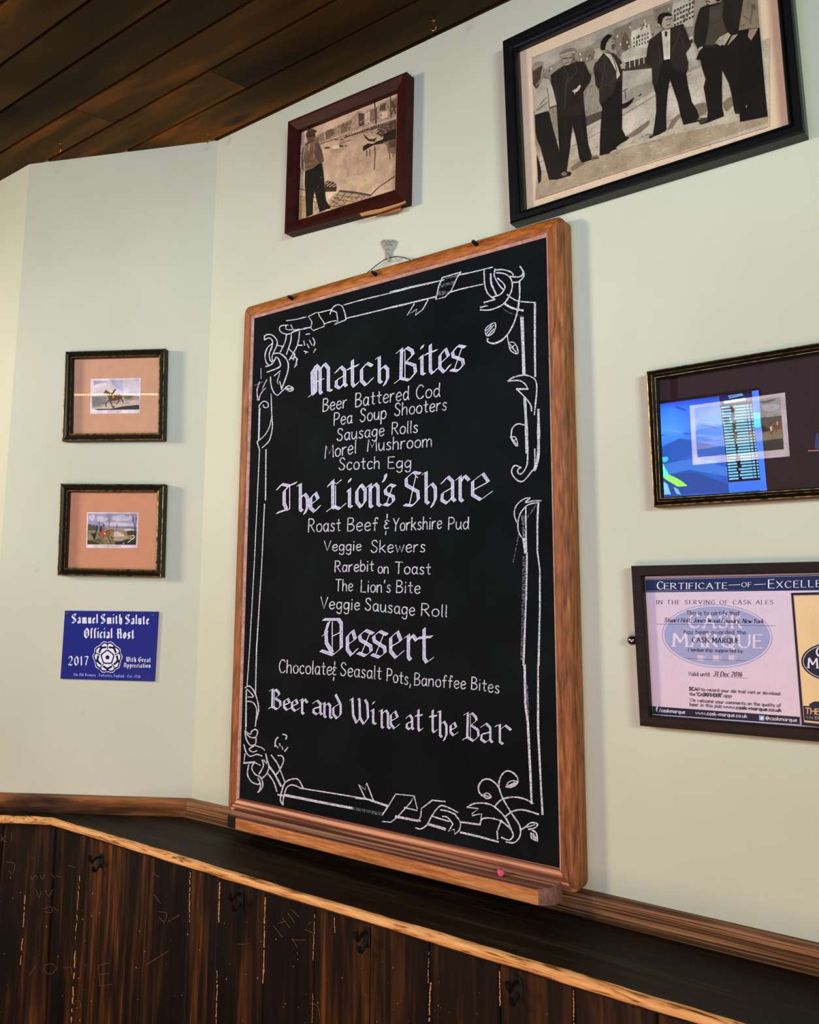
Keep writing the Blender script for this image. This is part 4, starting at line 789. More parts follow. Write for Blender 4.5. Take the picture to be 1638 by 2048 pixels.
a.poly('185 870 225 820 320 795 375 835 425 960 455 1110 420 1145 385 1155 290 1220 185 1272 130 1215 125 1060 155 930', (118, 92, 70)); a.poly('330 850 375 835 425 960 455 1110 420 1145 390 1150 360 1060 345 940', (88, 66, 50)); a.line('190 868 250 840 320 805', 2.2, (60, 46, 36)); a.line('190 900 160 1000 150 1080', 2.2, (168, 138, 110)); a.line('250 860 235 950|310 1010 310 1060|170 1130 180 1260', 2, (176, 146, 118), True); a.line('200 1140 260 1110 320 1120|190 1210 280 1190 350 1150|330 960 360 1090', 1.8, (84, 64, 48), True); a.line('290 900 280 1010|240 1020 220 1090', 1.4, (90, 68, 52), True)
a.poly('185 1262 290 1220 385 1150 430 1145 450 1290 465 1480 490 1700 560 1790 545 1810 500 1812 395 1862 355 1700 320 1540 300 1700 295 1890 200 1935 190 1600 178 1420', (24, 17, 13)); a.line('410 1340 420 1360|370 1480 375 1495', 1.2, (120, 100, 84))
a.build('photograph', F1.t); F1.sheet('glass_pane', .0145, 1.02, M['glass'])
spl = plain('split_wood_tan', K(176, 124, 70), .7); spl2 = plain('split_wood_red', K(158, 100, 62), .7)
C6 = (550, 130, .17705)
def pxs(T, s):
    v = [float(z) for z in s.split()]; return [(T[0]+a_*T[2], T[1]+b_*T[2]) for a_, b_ in zip(v[0::2], v[1::2])]
mb = MB(); mb.prism([F1.l(x, y, .023) for x, y in pxs(C6, '948 1668 1200 1620 1440 1548 1462 1530 1472 1552 1385 1592 1160 1668 975 1706')], (0, .003, 0)); mb.build('split_veneer', spl, F1.t)
mb = MB(); mb.prism([F1.l(x, y, .013) for x, y in pxs(C6, '1130 1672 1410 1585 1414 1642 1165 1698')], (0, .005, 0)); mb.build('split_veneer', spl2, F1.t)

# --- six men on the quay (black frame)
F2 = Framed('framed_photograph', 'large photograph of six standing men by a harbour in a glossy black frame', R,
    [(1003, 81), (1566, -193), (1610, 262), (1018, 446)], .026, [(1032.7, 97), (1542, -132), (1575.5, 248.4), (1047.4, 420.5)], .021)
F2.frame([(0, 0, 0), (0, .022, 0), (.1, .026, 0), (.55, .026, 0), (.72, .020, 0), (.82, .0235, 0), (.93, .0225, 0), (1, .018, 0), (1, .006, 0)], [M['black']])
a = Art(F2.l, .009); a.poly(grow(F2.ip, 1.05), [(226, 200, 172), (232, 206, 178), (226, 198, 168), (220, 192, 164)])
for i in range(10):
    t_ = r_.random(); x, y = (1040 + t_*500, 424 - t_*165 - r_.uniform(4, 20)); a.soft([(x, y), (x+6, y-1), (x+7, y+3), (x+1, y+4)], (206, 176, 146))
a.line([(1064, 116), (1345, 0), (1509, -68)], 1.2, (96, 78, 62))
a.build('mount', F2.t, M['mat'])
a = Art(F2.l, .0096); a.poly([(1064, 116), (1508, -67), (1534.8, 232.6), (1077, 387)], [(176, 164, 148), (160, 150, 136), (176, 162, 144), (168, 152, 132)])
a.T = (990, 0, .39560)
a.poly('190 390 330 300 420 250 480 230 600 150 680 110 760 85 820 60 900 20 1000 -40 1110 -60 1060 170 1000 185 790 275 640 320 500 390 300 450 195 480', (150, 138, 122))
a.poly('690 160 780 120 800 240 690 270', (206, 196, 180)); a.poly('600 150 690 110 680 270 615 290', (124, 112, 98)); a.poly('640 190 660 160 680 200 680 260 640 250', (92, 80, 68)); a.poly('880 30 1010 -30 1000 130 900 150', (190, 180, 164)); a.poly('700 100 790 70 800 110 705 150', (150, 138, 120)); a.poly('420 270 500 240 505 300 420 330', (134, 122, 106)); a.poly('500 250 540 235 545 290 500 300', (176, 164, 148)); a.poly('800 50 900 10 890 90 810 110', (134, 122, 108)); a.poly('640 270 690 240 780 240 780 270 640 320', (186, 176, 160))
for i in range(120):
    x = r_.uniform(220, 1010); y = 450 - (x-200)*.5 + r_.uniform(-80, 40)
    if x < 520: y += 10
    a.poly([(x, y), (x+7, y-3), (x+7, y+9), (x, y+12)], r_.choice([(84, 74, 62), (100, 90, 78), (198, 188, 172), (120, 108, 94), (210, 200, 184)]))
for i in range(3):
    for j in range(6): x = 700 + j*14; y = 190 - j*5 + i*20; a.poly([(x, y), (x+5, y-2), (x+5, y+9), (x, y+11)], (72, 62, 52))
for i in range(4):
    for j in range(7): x = 905 + j*15; y = 50 - j*7 + i*24; a.poly([(x, y), (x+9, y-4), (x+9, y+7), (x, y+11)], (76, 66, 56))
a.poly('195 480 500 380 640 318 790 272 1010 190 1060 330 980 362 760 490 640 540 460 640 330 690 210 760', (158, 148, 134)); a.poly('640 350 780 330 1000 220 1030 330 700 440 640 480', (180, 170, 156))
a.poly('640 318 790 270 1000 195 1000 215 790 345 650 360', (66, 56, 48)); a.poly('650 300 790 262 1000 180 1000 196 790 280 650 318', (196, 186, 170))
for x in (655, 680, 705, 728, 752, 775): a.line([(x, 305 - (x-640)*.3), (x + 1, 352 - (x-640)*.28)], 1.8, (206, 196, 180))
a.poly('195 560 460 430 520 420 530 640 330 700 205 740', (150, 138, 122)); a.poly('430 600 540 560 545 600 460 640', (82, 72, 62))
for i in range(40): x = r_.uniform(200, 530); y = r_.uniform(430, 620) - (x-200)*.15; a.line([(x, y), (x+r_.uniform(-4, 8), y+r_.uniform(6, 30))], r_.uniform(.8, 1.8), r_.choice([(70, 60, 50), (190, 180, 164), (100, 90, 78)]))
a.poly('215 810 330 700 460 640 700 520 985 362 1060 330 1385 190 1385 640 205 1000', [(190, 176, 156)]*9); a.poly('215 870 420 800 620 760 900 680 1230 610 1380 560 1380 620 205 1010', (170, 150, 124)); a.poly('640 590 980 420 1060 500 820 640 640 680', (196, 184, 166))
a.line('215 825 470 700 650 600', 1.2, (120, 106, 90)); a.line('640 585 800 490 990 375', 1.2, (110, 98, 84))
for i in range(150):
    x = r_.uniform(230, 1370); y = 985 - (x-220)*.335 - r_.uniform(5, 170); a.line([(x, y), (x+r_.uniform(6, 22), y-r_.uniform(1, 7))], r_.uniform(.8, 2.0), r_.choice([(150, 132, 108), (186, 168, 142), (134, 116, 94), (200, 184, 160)]), False, .3)
for s_ in ('660 690 760 620 780 610 770 640 700 690', '870 660 900 600 960 560 1010 545 1000 580 940 590 900 640', '1010 530 1060 520 1075 560 1020 590', '1150 520 1190 490 1210 520 1170 560', '380 850 460 790 480 800 400 860'): a.soft(s_, (128, 112, 94))
a.T = (1060, 50, .16600); DK, DK2, JK = (30, 25, 20), (26, 21, 17), (44, 37, 30)
a.poly('80 1560 110 1640 135 1760 130 1880 100 1915 88 1700', DK2)
a.poly('60 1080 225 1035 250 1150 300 1330 345 1490 380 1690 440 1762 500 1775 490 1812 380 1845 320 1862 230 1866 200 1750 160 1600 130 1480 80 1370 66 1290', DK); a.poly('372 1790 410 1762 450 1785 430 1820 380 1815', (110, 98, 84))
a.poly('215 1030 268 1000 280 1050 245 1085', (150, 132, 112))
a.poly('35 715 70 770 150 632 235 655 268 745 330 965 240 1003 215 1032 60 1082', (184, 172, 154)); a.line('210 760 225 900 230 990|120 960 200 870|80 1030 210 930', 2.2, (120, 108, 92), True); a.line('235 1000 330 965', 2.6, (80, 70, 58)); a.line('80 760 100 740 150 640', 1.6, (110, 98, 84))
a.poly('28 560 100 505 148 490 140 560 115 640 85 705 40 712', (74, 62, 50)); a.poly('150 500 165 540 160 640 120 690 130 600', (158, 142, 122)); a.poly('24 548 30 480 70 445 130 440 155 455 152 480 95 515 30 558', (140, 128, 112))
a.line('40 700 75 760 100 720', 3, (52, 44, 36))
a.poly('330 1095 660 1045 680 1250 700 1430 745 1580 742 1622 625 1660 592 1600 565 1420 512 1200 495 1350 480 1500 440 1770 380 1765 352 1500 340 1300', (29, 24, 19)); a.line('420 1150 430 1400|600 1120 640 1400', 1.6, (48, 40, 33))
a.poly('735 1600 765 1575 800 1565 832 1600 790 1622 745 1628', (124, 110, 94)); a.line('750 1605 820 1600', 2, (50, 42, 34))
a.poly('248 605 300 560 400 492 430 492 470 480 545 440 655 440 690 530 738 620 720 690 655 785 640 800 655 1000 662 1062 560 1090 330 1112 320 950 285 800 262 720', (40, 33, 27)); a.line('400 500 460 620 430 740 420 1020', 1.8, (66, 56, 46), True); a.line('540 450 560 560 440 700', 1.8, (64, 54, 44), True); a.line('300 640 320 900|610 560 640 640 600 720|400 560 420 640', 1.5, (58, 49, 40), True); a.line('640 800 600 745', 3, (30, 25, 20))
a.poly('508 800 520 785 560 765 590 725 608 722 612 748 575 800 545 812 540 838 530 812', (196, 180, 158))
a.poly('375 375 460 340 530 345 522 430 475 478 425 488 395 455', (168, 150, 130)); a.line('395 405 450 398|470 395 510 388', 2.2, (70, 58, 47)); a.line('425 460 470 450', 1.8, (80, 66, 54)); a.line('455 400 460 430', 1.6, (120, 102, 86)); a.poly('500 350 530 345 524 430 480 476 500 420', (120, 104, 88))
a.poly('348 362 360 335 395 308 480 275 520 275 546 292 540 335 460 338 400 360 362 378', (130, 118, 104)); a.line('355 375 460 335 540 325', 2.0, (196, 182, 164), True)
a.poly('1108 955 1180 922 1258 868 1222 940 1170 990 1115 1012', (34, 28, 23)); a.poly('1300 855 1340 822 1345 835 1320 860', (70, 60, 50)); a.line('1140 790 1155 900|1110 800 1180 760', 1.2, (90, 80, 68))
a.poly('838 930 1000 815 1050 650 1112 675 1108 800 1110 1000 1108 1250 1150 1340 1200 1356 1160 1392 1090 1430 1035 1475 1050 1500 960 1545 840 1572 842 1400 852 1200 872 1000', (27, 22, 18)); a.poly('955 1540 1000 1510 1044 1495 1046 1512 985 1545', (196, 182, 164))
a.poly('878 342 930 330 1000 340 1025 352 1100 440 1130 470 1132 520 1112 560 1112 690 1055 672 1000 832 930 870 920 920 840 942 832 780 790 720 778 600 765 520 790 450 815 435', (48, 41, 34)); a.line('900 400 900 560 930 640|840 520 880 600 870 700|960 420 1040 520 1020 640 960 700|830 770 900 720 1000 740', 1.6, (70, 60, 50), True); a.line('800 560 820 680 830 760', 2.2, (34, 28, 23), True)
a.poly('888 335 960 345 1005 385 1055 500 1085 600 1045 655 1040 560 960 410', (200, 188, 170)); a.line('975 350 1010 420 1050 560', 2.2, (110, 96, 82), True)
a.poly('1085 480 1125 448 1160 470 1140 520 1100 530', (170, 154, 134))
a.poly('905 288 920 230 945 195 985 165 1005 180 1022 220 1016 280 1000 310 955 318 930 300', (166, 150, 130)); a.poly('980 240 1020 215 1016 285 985 305', (90, 76, 63)); a.line('985 205 1008 198|1000 250 1015 245', 1.8, (66, 55, 45))
a.poly('848 285 855 200 890 150 935 110 985 120 988 150 945 182 915 225 900 295 870 305', (26, 22, 18)); a.line('945 185 995 140', 1.4, (180, 166, 148))
a.T = (1280, 0, .15873)
a.poly('300 750 385 735 590 870 602 880 580 920 608 1100 655 1290 720 1390 745 1475 740 1530 650 1550 550 1572 510 1450 480 1300 375 990 345 1200 328 1450 332 1640 250 1690 160 1722 185 1550 205 1400 202 1200 165 1050 232 900', (28, 23, 19)); a.poly('112 1710 130 1692 155 1690 162 1725 122 1748', (56, 48, 40)); a.line('120 1715 150 1700', 1.4, (160, 146, 128)); a.poly('698 1520 735 1478 790 1502 765 1545', (60, 51, 42)); a.line('735 1495 770 1510', 1.6, (170, 156, 138))
a.poly('118 500 170 465 265 388 290 370 300 750 265 850 232 1000 205 1095 158 1060 150 850 78 800 85 680 98 590', (44, 37, 30)); a.poly('372 362 440 330 540 298 592 420 645 570 620 610 578 670 608 790 604 880 520 902 420 872 368 720', (44, 37, 30)); a.line('300 420 290 560 300 720|240 560 250 800|470 360 500 420 400 660|520 460 560 600', 1.6, (66, 57, 47), True)
a.poly('272 390 380 365 378 742 302 755', (208, 196, 178)); a.poly('312 392 348 400 342 450 328 470 312 452', (64, 54, 45)); a.line('345 520 342 720', 1.2, (170, 156, 138))
a.poly('272 290 300 212 388 195 412 262 392 338 322 368 282 332', (180, 163, 142)); a.line('330 250 365 238|375 240 400 232', 2.0, (76, 64, 52)); a.line('335 325 385 305', 2.2, (96, 80, 66)); a.line('370 250 385 285', 1.5, (130, 112, 94)); a.poly('225 295 222 215 250 180 290 160 345 155 395 175 402 200 320 205 290 235 282 265 270 305 245 330', (30, 25, 20)); a.poly('228 300 250 300 255 335 235 345', (176, 158, 138))
a.poly('705 752 770 590 1110 570 1250 415 1245 900 1255 1402 1190 1405 1152 1180 1120 1050 1035 878 1032 1100 1036 1350 1058 1462 850 1545 765 1572 745 1540 770 1490 848 1480 855 1400 822 1200 802 1100 828 1000 780 850 762 752', (25, 21, 17)); a.poly('748 1535 780 1490 850 1490 860 1515 765 1575', (64, 55, 46)); a.poly('1190 1400 1250 1405 1250 1435 1205 1430', (40, 34, 28))
a.poly('728 182 760 100 860 52 1010 30 1050 -20 1310 -60 1290 150 1262 300 1240 425 1160 440 1100 575 960 592 850 600 790 592 742 642 678 520 690 330', (37, 32, 26)); a.line('880 90 870 300 820 560|1060 30 1040 260 1100 400', 1.6, (60, 52, 43), True)
a.poly('882 92 1010 45 1050 -10 1030 200 1095 405 950 565 825 565 868 350', (74, 67, 57)); a.line('900 300 1000 260', 1.6, (54, 47, 39), True)
a.poly('1345 -40 1335 -170 1380 -235 1450 -225 1470 -150 1445 -40', (150, 130, 108)); a.poly('1328 -150 1350 -240 1420 -280 1480 -230 1478 -160 1440 -205 1370 -205', (52, 44, 37)); a.poly('838 20 848 -90 890 -135 985 -135 1012 -80 1002 0 960 40 880 60', (174, 158, 138)); a.poly('842 -70 850 -150 925 -190 1005 -165 1022 -70 985 -118 900 -120', (34, 29, 24)); a.line('865 -70 905 -76|940 -78 980 -82|900 10 960 0', 2.2, (76, 64, 52))
a.poly('830 -40 1005 -60 1000 -5 960 32 870 62 850 30', (174, 158, 138)); a.line('840 10 880 25', 2.4, (70, 58, 48)); a.poly('930 -60 1060 -80 1010 10 960 20', (44, 37, 30))
a.poly('948 540 1005 465 1110 408 1142 440 1100 510 1062 572 1045 560 1010 575 985 562', (192, 175, 154)); a.line('1000 550 1040 500|1025 560 1060 510|975 545 1010 500', 1.2, (126, 110, 94)); a.poly('728 625 755 592 788 584 790 602 742 642', (182, 166, 146))
a.poly('1305 -60 1478 -30 1505 350 1380 362 1242 385 1270 200 1295 50', (134, 118, 98)); a.line('1420 60 1390 300|1300 200 1400 260|1440 60 1450 110|1270 330 1320 310', 2.2, (98, 85, 70), True); a.poly('1400 60 1440 50 1445 110 1410 110', (98, 85, 70))
a.poly('1242 385 1372 360 1508 350 1555 900 1608 1466 1262 1535 1252 1400 1240 900', (21, 18, 15)); a.poly('1375 368 1485 358 1445 440 1400 508 1358 460', (146, 126, 104)); a.line('1345 1330 1340 1350', 2, (150, 136, 120))
a.build('photograph', F2.t); F2.sheet('glass_pane', .0165, 1.02, M['glass'])

# --- two hunting prints, one above the other on the angled wall
def huntframe(label, outer, inner):
    f = Framed('framed_print', label, A, outer, .020, inner, .016, 'picture', 'hunting prints in black and gold frames')
    f.frame([(0, 0, 1), (0, .016, 1), (.06, .019, 0), (.16, .020, 1), (.26, .019, 1), (.62, .0225, 1), (.80, .017, 0), (.95, .0185, 1), (1, .016, 1), (1, .005, 1)], [M['gold'], M['black2']])
    return f
F3 = huntframe('upper of two small hunting prints, lone galloping horse, black and gold frame', [(129.6, 702.2), (329.6, 696.2), (326, 880), (122.7, 881.7)], [(145, 716.8), (318.5, 712.5), (316.8, 865.5), (142.4, 867.2)])
a = Art(F3.l, .007); a.poly(grow(F3.ip, 1.05), (206, 156, 128)); a.build('mount', F3.t, M['mat'])
a = Art(F3.l, .0074); a.poly([(181.7, 757.8), (281.7, 755.7), (279.7, 826.5), (180.3, 827.9)], (230, 216, 222)); a.T = (160, 740, .08547)
a.poly('275 235 1400 215 1390 922 270 938', (216, 204, 216)); a.poly('320 250 620 260 640 290 450 310 320 360', (160, 158, 190)); a.poly('740 240 1000 240 1000 500 850 420 760 330', (178, 176, 204)); a.poly('280 380 500 320 720 380 760 520 280 560', (228, 212, 214))
a.poly('275 610 660 585 980 590 1395 610 1392 800 272 900', (160, 150, 152)); a.poly('280 640 620 640 600 780 300 870', (128, 120, 122)); a.poly('330 900 640 800 900 760 1388 680 1388 825 720 915', (208, 184, 172)); a.poly('310 912 740 905 1000 850 1390 815 1385 925 420 940', (62, 58, 52))
for i in range(40): x = r_.uniform(290, 900); y = r_.uniform(640, 860); a.line([(x, y), (x+r_.uniform(20, 80), y-6)], .6, r_.choice([(110, 102, 102), (186, 176, 174), (140, 128, 118)]))
a.line('615 860 605 790 650 730 690 715|700 720 740 800 770 880 800 850|920 690 900 750 850 800|960 660 1000 740 1015 800', 1.9, (62, 48, 28), True)
a.poly('640 590 760 570 900 560 985 590 985 660 905 705 800 720 715 730 670 690', (92, 70, 40)); a.poly('535 540 575 510 600 460 650 490 725 540 770 600 660 615 600 545', (118, 92, 54)); a.poly('715 560 760 520 812 445 830 435 846 450 800 520 780 560 790 640 750 640', (66, 54, 48)); a.poly('760 560 800 560 790 660 760 660', (176, 150, 84))
a.poly('1000 600 1240 596 1250 630 1150 690 1060 680', (132, 106, 52))
for i in range(16): x = 860 + i*28; y = 830 - i*8 + r_.uniform(-25, 15); a.line([(x, y), (x+18, y-14), (x+24, y+8)], 1.5, (226, 212, 200))
for i in range(12): x = 900 + i*34; y = 800 - i*10 + r_.uniform(-20, 20); a.line([(x, y), (x+8, y+20)], .9, (110, 90, 76))
a.line('640 975 720 972|735 974 810 970|840 974 900 970|910 970 980 972', .7, (110, 104, 120)); a.build('print', F3.t); F3.sheet('glass_pane', .0125, 1.02, M['glass'])
F4 = huntframe('lower of two small hunting prints, red-coated rider and bare tree, black frame', [(119.4, 966.7), (328, 967.8), (322.5, 1154.8), (113, 1150.3)], [(137.6, 983.7), (315.4, 984), (311.4, 1139.7), (131.6, 1135.7)])
a = Art(F4.l, .007); a.poly(grow(F4.ip, 1.05), (206, 144, 112)); a.build('mount', F4.t, M['mat'])
a = Art(F4.l, .0074); a.poly([(174, 1024.3), (277, 1025.4), (275, 1096), (172.2, 1095.7)], (226, 210, 222)); a.T = (160, 1010, .07937)
a.poly('207 212 1452 215 1412 1003 182 994', (156, 154, 182))
for s_ in ('230 260 340 240 380 330 300 400 230 330', '420 300 560 290 700 340 620 420 450 420', '800 300 1000 270 1200 300 1300 260 1280 380 1050 400 850 390', '600 440 900 430 1300 470 1300 520 700 520', '950 250 1100 240 1150 280 1000 300'): a.soft(s_, (196, 190, 208))
a.poly('200 545 700 560 1000 540 1440 560 1430 700 195 700', (122, 116, 128)); a.poly('650 580 1000 570 1420 600 1420 700 640 680', (150, 130, 130)); a.poly('195 500 240 470 300 510 380 500 400 560 400 760 190 860', (80, 78, 76)); a.poly('190 640 700 640 1000 650 1430 700 1415 870 185 880', (142, 128, 92)); a.poly('850 690 950 660 1100 740 1150 790 860 810', (206, 186, 176)); a.poly('1120 610 1260 590 1400 640 1400 680 1160 660', (206, 204, 190)); a.poly('1170 660 1300 640 1420 660 1415 770 1200 760', (54, 60, 48)); a.poly('860 820 1180 780 1300 850 1100 880 860 880', (176, 158, 108)); a.poly('185 860 420 880 700 880 900 890 885 1000 182 994', (128, 114, 58)); a.poly('185 890 330 900 520 985 182 994', (58, 54, 32)); a.poly('870 920 1100 900 1180 860 1416 850 1412 1003 890 1000', (42, 42, 36))
for i in range(60): x = r_.uniform(200, 1400); y = r_.uniform(680, 960); a.line([(x, y), (x+r_.uniform(20, 70), y-4)], .6, r_.choice([(90, 80, 52), (176, 160, 112), (60, 54, 40)]))
a.poly('255 712 330 720 390 690 410 560 400 520 440 505 445 545 430 640 410 700 400 800 360 880 340 860 310 770', (34, 34, 38)); a.poly('480 660 500 560 530 520 560 540 560 660 520 700', (48, 52, 62)); a.line('360 860 440 920|420 880 480 850 470 940|520 840 520 920 580 970', 1.3, (54, 40, 24), True)
a.poly('430 710 520 680 620 680 690 640 740 620 820 615 855 655 820 690 790 670 740 740 700 800 600 790 510 810 460 780', (134, 88, 46)); a.poly('760 640 800 650 830 740 810 760 780 690', (180, 120, 76)); a.line('700 790 740 880 780 960|760 800 810 830 820 880|600 790 570 850', 1.4, (72, 44, 22), True); a.line('640 690 720 640 810 625', 1.5, (52, 34, 20), True)
a.poly('555 575 598 570 606 680 580 780 552 780', (196, 66, 48)); a.poly('575 505 600 488 616 505 606 545 585 550', (40, 34, 36)); a.poly('610 690 640 700 640 750 610 740', (222, 208, 190))
a.line('1390 860 1390 700 1385 560', 2.4, (52, 44, 40)); a.line('1385 570 1340 420 1320 280|1385 540 1410 380 1412 300|1345 430 1360 320|1400 420 1420 340|480 540 485 410|730 550 735 370|930 560 930 480', 1.0, (70, 64, 72)); a.line('1210 940 1300 870 1370 810 1340 765 1280 790', 1.6, (226, 220, 196), True); a.soft('1085 960 1110 955 1110 980 1088 985', (226, 216, 200)); a.line('1290 800 1340 795', 1.6, (50, 46, 36))
a.line('530 1035 600 1032|610 1034 740 1036|760 1040 850 1036|880 1034 930 1038|945 1036 1030 1042', .8, (96, 88, 104)); a.build('print', F4.t); F4.sheet('glass_pane', .0125, 1.02, M['glass'])

# --- racing prints with the television's reflection in the glass
def ex(p, q, x): return (x, p[1] + (q[1]-p[1])*(x-p[0])/(q[0]-p[0]))
o_tl, o_bl, i_tl, i_bl = (1290.2, 741.9), (1306, 1013.7), (1315, 758.7), (1325, 994.6)
F5 = Framed('framed_print', 'wide racing picture on a dark purple mount with a blue screen reflected in it', R,
    [o_tl, ex(o_tl, (1638, 683.5), 2092), ex(o_bl, (1638, 993.5), 2108), o_bl], .020, [i_tl, ex(i_tl, (1636, 707), 2066), ex(i_bl, (1638, 974.4), 2082), i_bl], .016)
F5.frame([(0, 0, 1), (0, .016, 1), (.07, .0185, 0), (.16, .019, 1), (.3, .016, 1), (.5, .020, 0), (.56, .0205, 1), (.74, .017, 1), (.8, .0185, 0), (.86, .0185, 1), (1, .015, 1), (1, .005, 1)], [M['gold'], M['black2']])
a = Art(F5.l, .007); a.poly(grow(F5.ip, 1.04), (40, 20, 30)); a.build('mount', F5.t, M['mat'])
a = Art(F5.l, .0074); a.poly([(1379, 811.5), (1570, 785), (1579.6, 912.6), (1385.7, 930)], (196, 180, 190)); a.T = (1370, 770, .16361)
a.poly('118 283 1165 148 1208 785 155 884', [(156, 152, 154), (160, 156, 160), (92, 92, 74), (92, 92, 74)]); a.poly('118 300 500 250 900 250 1165 150 1180 380 930 400 600 470 125 500', (160, 157, 160)); a.soft('900 200 1000 190 1110 165 1060 200 960 225', (110, 108, 114)); a.soft('940 250 1080 230 1160 260 1060 320 950 300', (186, 182, 186))
a.poly('130 560 500 480 930 400 1040 390 1180 370 1190 520 930 560 500 620 135 680', (92, 84, 66)); a.poly('135 680 500 600 940 560 1190 520 1205 640 500 760 145 800', (128, 116, 88)); a.poly('145 790 500 740 1200 650 1208 785 155 884', (58, 58, 46))
for i in range(60): x = r_.uniform(140, 1180); y = 590 - (x-130)*.18 + r_.uniform(-60, 60); a.line([(x, y), (x+r_.uniform(6, 26), y+r_.uniform(-14, 6))], r_.uniform(.8, 1.8), r_.choice([(66, 58, 44), (112, 102, 80), (80, 66, 48), (136, 112, 84)]))
a.poly('930 500 970 500 1010 530 1060 520 1060 545 1000 570 950 575', (60, 40, 30)); a.soft('1035 520 1060 500 1070 540 1045 560', (206, 190, 176)); a.poly('1060 530 1100 480 1180 480 1190 530 1130 545 1080 560', (120, 78, 50)); a.soft('1115 455 1135 440 1140 480 1120 490', (190, 150, 110)); a.line('1040 550 1055 610|1070 560 1075 600|950 570 960 590|1120 540 1110 580', 1.2, (70, 48, 34)); a.poly('460 400 530 380 600 620 560 680 520 560', (88, 62, 50)); a.soft('450 290 560 260 600 330 480 350', (104, 72, 60)); a.line('560 560 600 680|300 600 380 590', 2, (96, 70, 60))
a.T = (0, 0, 1); a.poly([(1632, 868), (1648, 862), (1652, 900), (1629, 897)], (52, 58, 104)); a.line([(1617, 901.5), (1660, 900)], 2.2, (176, 120, 126))
a.poly([(1690, 770), (1890, 740), (1905, 885), (1700, 905)], (196, 180, 190)); a.poly([(1700, 778), (1880, 752), (1893, 872), (1709, 890)], [(150, 148, 152), (160, 156, 160), (92, 92, 74), (92, 92, 74)])
a.build('print', F5.t); F5.sheet('glass_pane', .0125, 1.02, glass('picture_glass_clear', 1.75))

# --- certificate
o_tl, o_bl, i_tl, i_bl = (1261.8, 1131.8), (1279.6, 1451.8), (1285.5, 1152.6), (1301, 1431)
F6 = Framed('framed_certificate', 'certificate with navy heading strip in a dark wood frame under the racing picture', R,
    [o_tl, ex(o_tl, (1638, 1123), 1880), ex(o_bl, (1638, 1484), 1895), o_bl], .019, [i_tl, ex(i_tl, (1638, 1145.5), 1852), ex(i_bl, (1638, 1457), 1868), i_bl], .014, 'certificate')
F6.frame([(0, 0, 0), (0, .018, 0), (.04, .019, 0), (.9, .019, 0), (1, .0165, 0), (1, .004, 0)], [M['cert_frame']])
MICRO = 6e-6
a = Art(F6.l, .006, (0, 0, 1), 1.1e-5); a.poly(grow(F6.ip, 1.04), [(216, 200, 222), (222, 206, 226), (226, 204, 218), (222, 200, 216)]); a.T = (1250, 1110, .23687)
NV, NV2, LAV = (20, 40, 86), (22, 26, 52), (160, 164, 206)
a.poly('170 200 2300 148 2300 290 176 316', NV); a.poly('176 207 2300 156 2300 162 176 213', (190, 180, 214)); a.poly('180 302 2300 278 2300 282 180 306', (190, 180, 214)); a.poly('177 210 2300 159 2300 285 181 303', NV)
def ell(cx, cy, rx, ry, tilt=0.03):
    return [(cx + rx*math.cos(t*math.pi/32), cy + ry*math.sin(t*math.pi/32) + tilt*rx*math.cos(t*math.pi/32)) for t in range(64)]
a.poly(ell(778, 685, 466, 268), (150, 146, 190)); a.poly(ell(778, 685, 460, 262), (216, 202, 226)); a.poly(ell(778, 685, 448, 250), LAV)
def S_(fn, text, x0, y0, x1, y1, cap, wd, col, **k):
    a.up(); q = a.q([(x0, y0), (x1, y1)]); fn(a.mb, a.l, text, q[0][0], q[0][1], q[1][0], q[1][1], cap*a.T[2], wd*a.T[2], a.o, K(*col), **k)
PAL = (226, 214, 234); INK = (34, 30, 52); INK2 = (52, 48, 74); WH = (232, 228, 240)
S_(serif, 'CASK', 540, 612, 985, 618, 112, 20, PAL); S_(serif, 'MARQUE', 410, 770, 1160, 785, 112, 20, PAL)
for x in (640, 770, 902):
    a.poly([(x-28, 845), (x+22, 848), (x+22, 895), (x-28, 892)], (214, 196, 218)); a.line([(x+22, 856), (x+38, 858), (x+38, 880), (x+22, 886)], 1.4, (214, 196, 218))
S_(serif, 'C', 272, 288, 322, 288, 64, 10, WH); S_(serif, 'ERTIFICATE', 333, 288, 862, 284, 50, 8.5, WH, gap=2.2); a.line('876 254 972 250', 1.0, WH); S_(serif, 'OF', 986, 270, 1068, 269, 38, 6, WH); a.line('1090 250 1186 246', 1.0, WH)
S_(serif, 'E', 1213, 280, 1262, 279, 72, 11, WH); S_(serif, 'XCELLENCE', 1280, 278, 1870, 262, 56, 9, WH)
S_(serif, 'IN THE SERVING OF CASK ALES', 266, 415, 1250, 416, 34, 4.6, INK, gap=3.4, space=6)
S_(sans, 'This is to certify that:', 520, 506, 978, 508, 36, 4.8, INK2)
S_(serif, 'Stuart Holt, Jones Wood Foundry, New York', 332, 566, 1168, 576, 36, 6.5, INK, slant=.22, ticks=False, gap=1.8, space=3.6)
a.line('268 583 1270 598', .7, (70, 66, 100)); S_(sans, 'has been awarded the', 500, 667, 1020, 670, 36, 4.8, INK2)
S_(serif, 'CASK MARQUE', 568, 738, 965, 743, 42, 8, INK); S_(sans, 'Membership supported by:', 536, 813, 1000, 824, 30, 4.6, INK2); a.line('523 875 1022 893', .8, (90, 86, 120))
S_(sans, 'Valid until:', 536, 1020, 720, 1024, 34, 4.4, INK2); S_(serif, '31 Dec 2016', 748, 1022, 985, 1028, 40, 7, INK, slant=.2, ticks=False)
for i in range(30): x = 737 + i*10; a.line([(x, 1026 + i*.5), (x+5, 1026.3 + i*.5)], .6, INK2)
